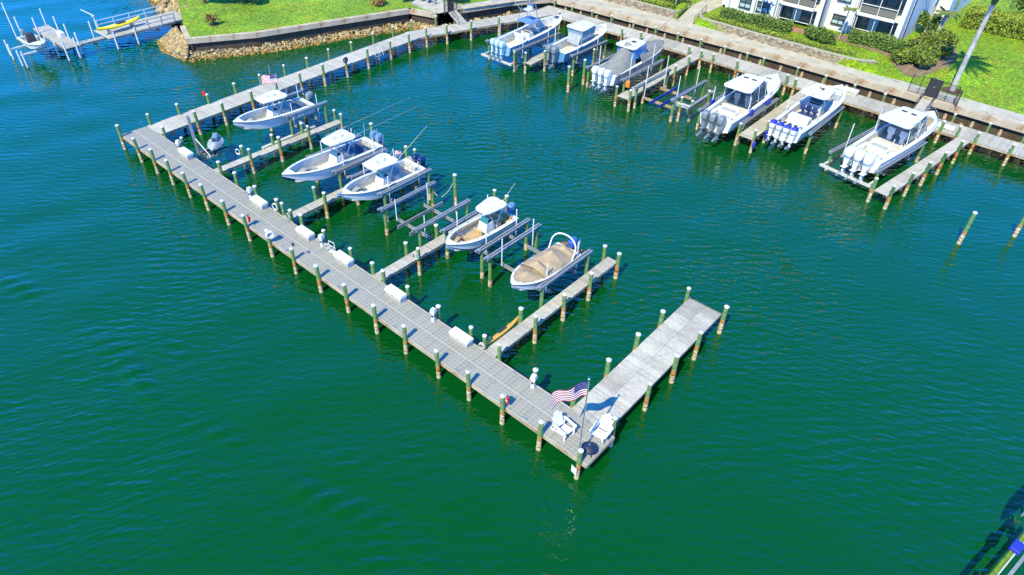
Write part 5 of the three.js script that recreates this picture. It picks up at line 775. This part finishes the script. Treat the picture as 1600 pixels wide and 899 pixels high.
hedge('tall green hedge behind the yellow-green strip left of the steps', [[-48, -66.2], [-35.0, -66.4]], 2.0, 1.5, TER, GREEN);
hedge('low grassy hedge strip on the retaining wall right of the steps', [[-29, -65.0], [-22, -64.9], [-13, -65.0], [-10.4, -65.6]], 0.8, 0.35, TER, LIME, 110, 0.1);
bush('larger round clipped shrub before the gap between the two screened bays', -16.3, TER, -67.2, 1.5, 1.5, 1.2, GREEN, 2200, 0.13); bush('smaller round clipped shrub right of its larger twin before the screened bays', -14.4, TER, -66.9, 1.0, 1.3, 1.0, GREEN, 1400, 0.13);
hedge('clipped hedge in front of the right screened bay', [[-12.9, -69.9], [-10, -70.2], [-6.6, -70.6]], 1.5, 1.3, TER, GREEN);
for (const [x, z, r, l] of [[-5.9, -69.2, 1.9, 'front left'], [-4.0, -69.9, 1.7, 'front right'], [-5.3, -72.2, 2.1, 'middle left'], [-3.6, -73.2, 1.6, 'middle right'], [-5.4, -75.4, 2.0, 'back left'], [-4.2, -77.6, 1.8, 'back right']]) bush(`${l} mound of the shrub bed between the apartment corner and the lawn`, x, terr(x, z), z, r, 1.7, r, SILVER, 2600, 0.15);
hedge('thick boxed hedge across the upper right lawn', [[-4.6, -88.2], [0, -88.4], [16, -88.6]], 3.8, 2.1, LAND + 0.5, LIME, 100, 0.13);
bush('bushy green shrubs behind the boxed hedge at top right', 3, LAND + 0.5, -95, 5, 3, 3, GREEN, 4000, 0.25, 'shrub', 10); bush('dark shrubs beside the far apartment corner', -7.2, TER, -80.5, 1.8, 2.2, 1.8, GREEN, 2000, 0.17);
bush('small red-leaved shrub alone on the left lawn', -73.6, LAND, -20.6, 1.0, 1.5, 1.0, RED, 520, 0.13, 'shrub', 5); single('mulch_ring', [cy(0.6, 0.5, 0.05, 0, 0, 0, 16)], M.soil, 'brown mulch ring under the red-leaved shrub on the left lawn', 'mulch', [-73.6, LAND + 0.01, -20.6]);
bush('reddish flower bed shrubs beyond the left lawn edge', -65.6, LAND, -40.2, 1.7, 0.9, 1.3, RED, 1400, 0.14); bush('dark round shrub at the very top of the left lawn', -78.5, LAND, -28.5, 3, 2.2, 2.2, GREEN, 2400, 0.18); bush('green hedge shrub left of the patio gate', -58.6, LAND, -48.6, 1.6, 1.8, 1.2, GREEN, 1600, 0.14); bush('leafy shrub by the pale post near the patio', -63.8, LAND, -43.6, 1.0, 1.6, 1.0, GREEN, 1100, 0.14);
function frond(L, droop, n = 16) {   // leaflets on both sides of an arching rib
  const p = [], at_ = (u) => [L * u * (1 - 0.22 * u * droop), L * (0.34 * u - droop * 0.62 * u * u)], g = [];
  for (let i = 1; i <= n; i++) for (const q of [1, -1]) { const u = 0.12 + 0.88 * i / n, [x, y] = at_(u), l = 0.62 * Math.sin(PI * Math.min(0.97, 0.2 + u * 0.8)) * (L / 3); p.push(x - 0.11, y, 0, x + 0.11, y, 0, x + l * 0.45, y - l * 0.5, q * l * 0.85); }
  const b = new THREE.BufferGeometry(); b.setAttribute('position', new THREE.Float32BufferAttribute(p, 3)); b.computeVertexNormals();
  return [paint(b, [0.09, 0.15, 0.03]), paint(tube([0, 0.25, 0.5, 0.75, 1].map((u) => [...at_(u), 0]), 0.03, 8, 4), [0.2, 0.2, 0.06])];
}
function palm(label, x, y, z, h, r0, r1, fl, nf, lean = 0, shaft = false) {
  const t = thing('palm_tree', label, 'palm', [x, y, z]); const P = [];
  for (let i = 0; i <= 8; i++) { const u = i / 8; P.push([r0 * (u < 0.12 ? 1.25 - 2 * u : 1) + (r1 - r0) * u, u * h]); }
  const g = lathe(P, 14), pos = g.attributes.position; for (let i = 0; i < pos.count; i++) { const u = pos.getY(i) / h; pos.setX(i, pos.getX(i) + lean * u * u); } g.computeVertexNormals();
  part(t, 'trunk', [g], M.trunk); if (shaft) part(t, 'crownshaft', [lathe([[r1 * 1.05, 0], [r1 * 1.5, 0.4], [r1 * 1.25, 1.2], [r1 * 0.6, 2.0]], 14).translate(lean, h - 0.05, 0)], std([0.16, 0.17, 0.05], 0.6, { map: tGreen }));
  const top = h + (shaft ? 1.8 : 0), fr = []; for (let i = 0; i < nf; i++) { const a = i * 2.4, d = 0.25 + 1.0 * (i / nf), list = frond(fl * rr(0.85, 1.1), d); for (const q of list) fr.push(at(q, lean, top, 0, a)); }
  part(t, 'crown', fr, M.leaf); return t;
}
palm('tall royal palm with a smooth grey trunk beside the black gate', 0.45, LAND, -65.5, 9.2, 0.27, 0.22, 4.2, 20, 0.2, true); single('mulch_ring', [cy(1.0, 0.9, 0.05, 0, 0, 0, 20)], M.soil, 'dark mulch ring round the foot of the royal palm', 'mulch', [0.45, LAND + 0.01, -65.5]);
palm('slim pale palm near the far apartment corner', -6.9, TER - 0.4, -79.4, 5.2, 0.16, 0.12, 1.8, 12, 0.1); palm('short leaning palm with a tufted crown right of the slim one', -5.6, LAND + 0.4, -79.9, 3.2, 0.24, 0.2, 1.9, 14, 0.25);
palm('thin young palm before the gap between the screened bays', -13.9, TER, -69.6, 3.6, 0.07, 0.05, 1.1, 10, 0.1); palm('thin white-stemmed young palm beside the long clipped hedge', -23.4, TER, -66.9, 4.5, 0.06, 0.04, 1.2, 10, 0.05); palm('pair-stemmed small palm left of the terrace steps', -34.8, TER, -66.0, 3.4, 0.08, 0.05, 1.3, 10, 0.2);
{ const t = thing('tree', 'broad tree trunk at the top of the left lawn', 'tree', [-82.0, LAND, -24.0]); part(t, 'trunk', [bar(V(0, -0.1, 0), V(0.2, 3, 0), 0.3, 9, 0.22), bar(V(0.2, 2.9, 0), V(1.4, 5, 0.5), 0.16, 7, 0.08), bar(V(0.2, 2.9, 0), V(-1, 5, -0.7), 0.16, 7, 0.08)], M.bark); const m = part(t, 'crown', [leaves(5200, () => { const a = rnd() * 6.28, ph = Math.acos(rr(-0.8, 1)), r = Math.pow(rnd(), 0.35); return [0.2 + Math.sin(ph) * Math.cos(a) * r * 3.4 + rr(-0.4, 0.4), 5.4 + Math.cos(ph) * r * 2.0, Math.sin(ph) * Math.sin(a) * r * 3.4]; }, 0.24, GREEN)], M.leaf); m.userData.kind = 'stuff'; }
for (const [cx, cz, a, b] of [[-4.8, -73.4, 3.1, 7.0], [-10.2, -70.3, 4.6, 1.7]]) struct('planting_bed', grid(8, 36, (u, v) => { const th = v * 2 * PI, r = u * (1 + 0.06 * Math.sin(th * 5 + cx)), x = cx + Math.cos(th) * a * r, z = cz + Math.sin(th) * b * r; return [x, terr(x, z) + 0.03, z]; }), M.soilBed);

// ---------------------------------------------------------------- apartment building
{
  const F0 = TER, FH = 2.75, NF = 4;
  const t = thing('apartment_building', 'white stucco apartment building with screened bays behind the terrace', 'building', [0, F0, 0]);
  const wall = (x0, x1, z0, z1, y0 = -0.4, y1 = NF * FH) => part(t, 'wall', [bx(x1 - x0, y1 - y0, z1 - z0, (x0 + x1) / 2, (y0 + y1) / 2, (z0 + z1) / 2)], M.stucco);
  const windowAt = (x, z, y, w, h, nx, ny) => { const f = part(t, 'window', [bx(w + 0.12, 0.09, 0.14, x, y + h + 0.02, z), bx(w + 0.2, 0.09, 0.22, x, y - 0.03, z + 0.04), bx(0.09, h, 0.14, x - w / 2, y + h / 2, z), bx(0.09, h, 0.14, x + w / 2, y + h / 2, z), ...Array.from({ length: nx - 1 }, (_, i) => bx(0.09, h, 0.1, x - w / 2 + w * (i + 1) / nx, y + h / 2, z)), ...Array.from({ length: ny - 1 }, (_, i) => bx(w, 0.09, 0.1, x, y + h * (i + 1) / ny, z))], M.frameD); for (let i = 0; i < nx; i++) for (let j = 0; j < ny; j++) part(f, 'pane', [bx(w / nx - 0.08, h / ny - 0.08, 0.02, x - w / 2 + w * (i + 0.5) / nx, y + h * (j + 0.5) / ny, z - 0.02)], j === 0 ? M.curtain : M.glass); };
  // main body and window walls
  wall(-52, -34.5, -86, -73); wall(-34.5, -29.0, -86, -74.75); wall(-29.0, -22.6, -86, -69.4); wall(-22.6, -17.0, -86, -71.75); wall(-17.0, -14.0, -86, -72.2); wall(-14.0, -8.2, -86, -74.65); wall(-14, -6.4, -100, -86.0);
  for (let f = 0; f < NF; f++) { const y = f * FH; windowAt(-26.6, -69.34, y + 0.95, 1.5, 1.15, 2, 2); windowAt(-24.2, -69.34, y + 0.95, 1.5, 1.15, 2, 2); windowAt(-15.4, -72.14, y + 0.85, 1.5, 1.05, 2, 2); windowAt(-37, -72.94, y + 0.9, 1.6, 1.2, 2, 2); windowAt(-41, -72.94, y + 0.9, 1.6, 1.2, 2, 2); }
  for (const x of [-28.9, -25.4, -22.7]) part(t, 'pilaster', [bx(0.45, NF * FH + 0.4, 0.5, x, NF * FH / 2 - 0.2, -69.2)], M.stucco);
  for (const [x, z] of [[-16.75, -69.6], [-8.0, -74.0]]) part(t, 'downspout', [bx(0.12, NF * FH, 0.12, x, NF * FH / 2, z)], M.frameD);
  function bay(x0, x1, z0, zb) {   // screened balconies, front at z0, glass wall at zb
    const w = x1 - x0, xc = (x0 + x1) / 2;
    for (const x of [x0, x1]) part(t, 'column', [bx(0.55, NF * FH + 0.4, 0.9, x, NF * FH / 2 - 0.2, z0 - 0.35), bx(0.3, NF * FH + 0.4, Math.abs(z0 - zb), x, NF * FH / 2 - 0.2, (z0 + zb) / 2 - 0.6)], M.stucco);
    for (let f = 0; f <= NF; f++) part(t, 'balcony_slab', [bx(w - 0.56, 0.28, z0 - zb + 0.2, xc, f * FH - 0.14, (z0 + zb) / 2), at(frustum(w - 1.3, 0.5, w - 1.3, 0.5, 0.28), xc, f * FH - 0.28, z0 + 0.28)], M.stucco);
    for (let f = 0; f < NF; f++) {
      const y = f * FH + 0.01, zf = z0 + 0.25, h = FH - 0.3;
      const sc = part(t, 'screen_frame', [0, 0.08, 0.5, 0.92, 1].map((u) => bx(0.06, h, 0.06, x0 + 0.32 + (w - 0.64) * u, y + h / 2, zf - (u === 0 || u === 1 ? 0.5 : 0))).concat([bx((w - 0.64) * 0.84, 0.06, 0.06, xc, y + (f ? 1.05 : 0.85), zf), bx((w - 0.64) * 0.84, 0.06, 0.06, xc, y + h - 0.03, zf)]), M.frameW);
      if (f) { const n = 44, g = []; for (let i = 0; i <= n; i++) g.push(bx(0.025, 0.95, 0.025, xc + (w - 0.64) * 0.84 * (i / n - 0.5), y + 0.52, zf - 0.12)); part(sc, 'railing', g, M.frameD); part(sc, 'railing_mesh', [bx((w - 0.64) * 0.84, 0.85, 0.01, xc, y + 0.5, zf - 0.16)], std([0.22, 0.22, 0.21], 0.8)); }
      const d = part(t, 'sliding_door', [0, 0.25, 0.5, 0.75, 1].map((u) => bx(0.08, h, 0.08, x0 + 0.3 + (w - 0.6) * u, y + h / 2, zb + 0.12)).concat([bx(w - 0.6, 0.1, 0.08, xc, y + h - 0.05, zb + 0.12)]), M.frameD);
      for (let i = 0; i < 4; i++) part(d, 'pane', [bx((w - 0.6) / 4 - 0.1, h - 0.12, 0.03, x0 + 0.3 + (w - 0.6) * (i + 0.5) / 4, y + h / 2, zb + 0.08)], i === 1 && !(f % 2) ? M.curtain : M.glass);
    }
  }
  bay(-22.6, -17.1, -69.6, -71.6); bay(-14.1, -8.4, -72.5, -74.5); bay(-34.5, -29.1, -72.6, -74.6);
  part(t, 'roof', [bx(44.6, 0.5, 18, -30.1, NF * FH + 0.4, -79)], M.stucco);
  for (let f = 0; f < NF; f++) windowAt(-10.0, -85.9, f * FH + 0.9, 1.8, 1.2, 2, 1);
  for (let f = 0; f < NF; f++) for (const z of [-90, -95]) { const p = part(t, 'side_window', [bx(0.06, 1.2, 1.6, -6.38, f * FH + 1.5, z)], M.glass); }
}
// brick-red edging before the bays, patio chairs
struct('terrace_paving', flat([[-22.4, -67.9], [-14.3, -68.2], [-14.2, -70.4], [-22.4, -69.7]], TER + 0.012), M.paver);
function patioChair(label, x, y, z, ry, mat) { const t = thing('patio_chair', label, 'chair', [x, y, z], ry, 'patio chairs'); part(t, 'seat', [rb(0.5, 0.06, 0.5, 0.02, 0, 0.42, 0)], mat); part(t, 'backrest', [rb(0.5, 0.5, 0.05, 0.02, 0, 0.7, -0.25, 0, -0.15)], mat); for (const [a, b] of [[-1, -1], [-1, 1], [1, -1], [1, 1]]) part(t, 'leg', [bx(0.04, 0.42, 0.04, a * 0.22, 0.21, b * 0.22)], mat); }
patioChair('white patio chair beside the terrace path at the top of the steps', -30.0, TER, -70.4, 0.6, M.pvc); patioChair('grey patio chair on the left of the patio table by the gate', -62.2, LAND + 0.02, -45.2, 1.2, M.seatGrey); patioChair('grey patio chair on the right of the patio table by the gate', -60.2, LAND + 0.02, -45.6, -1.3, M.seatGrey);
{ const t = thing('patio_table', 'dark round patio table near the left gate', 'table', [-61.2, LAND + 0.02, -45.6]); part(t, 'table_top', [cy(0.55, 0.55, 0.05, 0, 0.7, 0, 20)], M.black); part(t, 'pedestal', [cy(0.06, 0.06, 0.7), cy(0.3, 0.28, 0.04, 0, 0, 0, 14)], M.black); }

// ---------------------------------------------------------------- neighbouring dock, top left
plankRun('neighbour_dock', 'broad neighbouring dock platform with white rails at top left', [-81.7, -20.4], [-81.6, -9.9], 4.0, { dy: 0.25, mat: M.neighbour });
plankRun('neighbour_dock', 'narrow plank link between the two neighbouring platforms at top left', [-80.9, -9.85], [-80.9, -7.0], 0.9, { dy: 0.15, mat: M.neighbour });
plankRun('neighbour_dock', 'outer neighbouring platform beside the small skiff', [-80.1, -6.05], [-89.9, -6.05], 1.8, { dy: 0.15, mat: M.neighbour });
{ const t = thing('dock_railing', 'white rail along the near side of the neighbouring dock', 'railing', [-79.7, DECK + 0.25, -13.4]); for (const z of [0, -1.7, -3.4, -5.1]) part(t, 'post', [bx(0.09, 1.05, 0.09, 0, 0.52, z)], M.alu); for (const y of [0.5, 1.0]) part(t, 'rail', [bx(0.06, 0.08, 5.2, 0, y, -2.55)], M.alu); }
{ const t = thing('dock_railing', 'white rail along the far side of the neighbouring dock', 'railing', [-83.7, DECK + 0.25, -10.6]); for (const z of [0, -2, -4, -6, -8]) part(t, 'post', [bx(0.09, 1.05, 0.09, 0, 0.52, z)], M.pvc); for (const y of [0.5, 1.0]) part(t, 'rail', [bx(0.06, 0.08, 8.1, 0, y, -4.0)], M.pvc); }
[[-91.2, -3.4, 4.6], [-88.4, -3.4, 3.6], [-90.4, -6.9, 3.3], [-87.6, -5.0, 3.3], [-87.0, -7.1, 3.1], [-83.8, -7.0, 3.0], [-80.9, -6.95, 2.7], [-79.9, -6.3, 2.5], [-79.8, -5.0, 2.5], [-81.1, -0.9, 2.0], [-86.2, -0.9, 2.0], [-79.4, -10.6, 2.2], [-79.3, -13.1, 2.2], [-83.9, -9.8, 2.6]].forEach(([x, z, h], i) => { const t = thing('mooring_post', `${ORD[i]} slim pale post of the neighbouring dock, counted outward then back to shore`, 'post', [x, 0, z], 0, 'slim posts of the neighbouring dock'); part(t, 'post', [cy(0.1, 0.09, h - 0.15, 0, 0.15, 0, 9)], M.pvc); part(t, 'foot', [cy(0.11, 0.1, 2.6, 0, -2.4, 0, 9)], M.foot); });
{ const F = boat({ name: 'skiff', label: 'small white skiff with a black console cover on the neighbouring lift', L: 5.2, B: 2.0, H0: 0.7, H1: 0.95, x: -86.0, z: -3.1, keel: 1.35, turn: PI / 2, engines: 1, engine: M.engineGrey, mid: M.black, es: 0.85, ey: 0.1 }); part(F.t, 'console_cover', [at(frustum(0.95, 1.1, 0.75, 0.6, 1.25), 0, 0.25, 2.1)], M.blackPad); part(F.t, 'fore_deck', [at(slab(1.2, 1.2, 0.3, 0.03), 0, 0.7, 3.6)], M.white);
  const t = thing('skiff_lift', 'two white cross beams carrying the small skiff', 'lift', [-83.6, 0, -3.0]); for (const x of [-1.6, 1.2]) part(t, 'cross_beam', [bx(0.18, 0.16, 4.2, x, 1.2, 0.2)], M.pvc); for (const z of [-0.4, 0.4]) part(t, 'bunk', [bx(4.0, 0.1, 0.1, -0.3, 1.34, z)], M.whiteMatte); for (const [x, z] of [[-1.6, 2.2], [1.2, 2.2], [-1.6, -1.8], [1.2, -1.8]]) part(t, 'post', [cy(0.1, 0.1, 4.2, x, -2.4, z, 9)], M.pvc); }

single('storage_box', [rb(1.2, 0.55, 0.55, 0.04, 0, 0.275, 0)], M.pvc, 'white storage box on the outer neighbouring platform', 'box', [-84.6, DECK + 0.152, -6.5]);
{ const t = thing('davit_crane', 'small white davit with a drum beside the yellow kayak', 'davit', [-83.2, DECK + 0.252, -10.3]); part(t, 'mast', [cy(0.09, 0.07, 1.9)], M.pvc); part(t, 'boom', [bar(V(0, 1.85, 0), V(-1.6, 2.3, 0.6), 0.05)], M.pvc); part(t, 'drum', [rb(0.4, 0.3, 0.3, 0.08, 0, 1.75, 0)], M.whiteMatte); }
{ const t = thing('kayak_cradle', 'two low cradles under the yellow kayak', 'rack', [-81.3, DECK + 0.252, -12.3], 0.12); for (const z of [-1.5, 1.5]) part(t, 'cradle', [bx(1.0, 0.5, 0.1, 0, 0.25, z)], M.alu); }
// ---------------------------------------------------------------- lift at the bottom right corner
{ const t = thing('boat_lift', 'edge of a lift with a yellow-green beam and a blue bumper at bottom right', 'boat lift', [18.3, 0, -9.0], -0.2); const yb = 2.5;
  part(t, 'side_beam', [bx(0.2, 0.2, 7, -0.05, yb, 1.2), bx(0.08, 0.06, 7, -0.08, yb + 0.13, 1.2)], std([0.42, 0.45, 0.08], 0.6, { map: tGreen })); part(t, 'rub_strip', [bx(0.06, 0.03, 7, 0.1, yb + 0.12, 1.2)], M.whiteMatte); part(t, 'bumper', [rb(0.45, 0.3, 0.7, 0.06, 0.0, yb + 0.2, -0.2)], M.royal); part(t, 'frame', [bx(3, 0.2, 0.2, 1.6, yb - 0.3, -1.6), bx(3, 0.2, 0.2, 1.6, yb - 0.3, 2), bx(0.15, 0.2, 5, 0.45, yb - 0.25, 0)], M.alu); for (const z of [-2.2, 3.6]) part(t, 'piling', [cy(0.15, 0.15, 4.9, 0.1, -2.5, z, 10)], M.green);
  kayak('pale green board with a pointed nose at the right edge of the picture', std([0.45, 0.5, 0.2], 0.5), 18.75, 2.42, -12.9, -0.19, 4.2, 0.6); const k = thing('board_rack', 'grey rack under the pale green board at the right edge', 'rack', [18.75, 0, -12.9]); for (const z of [-1.2, 1.2]) part(k, 'upright', [cy(0.06, 0.06, 4.8, 0, -2.4, z, 8)], M.alu); }
renderer.render(scene, camera);
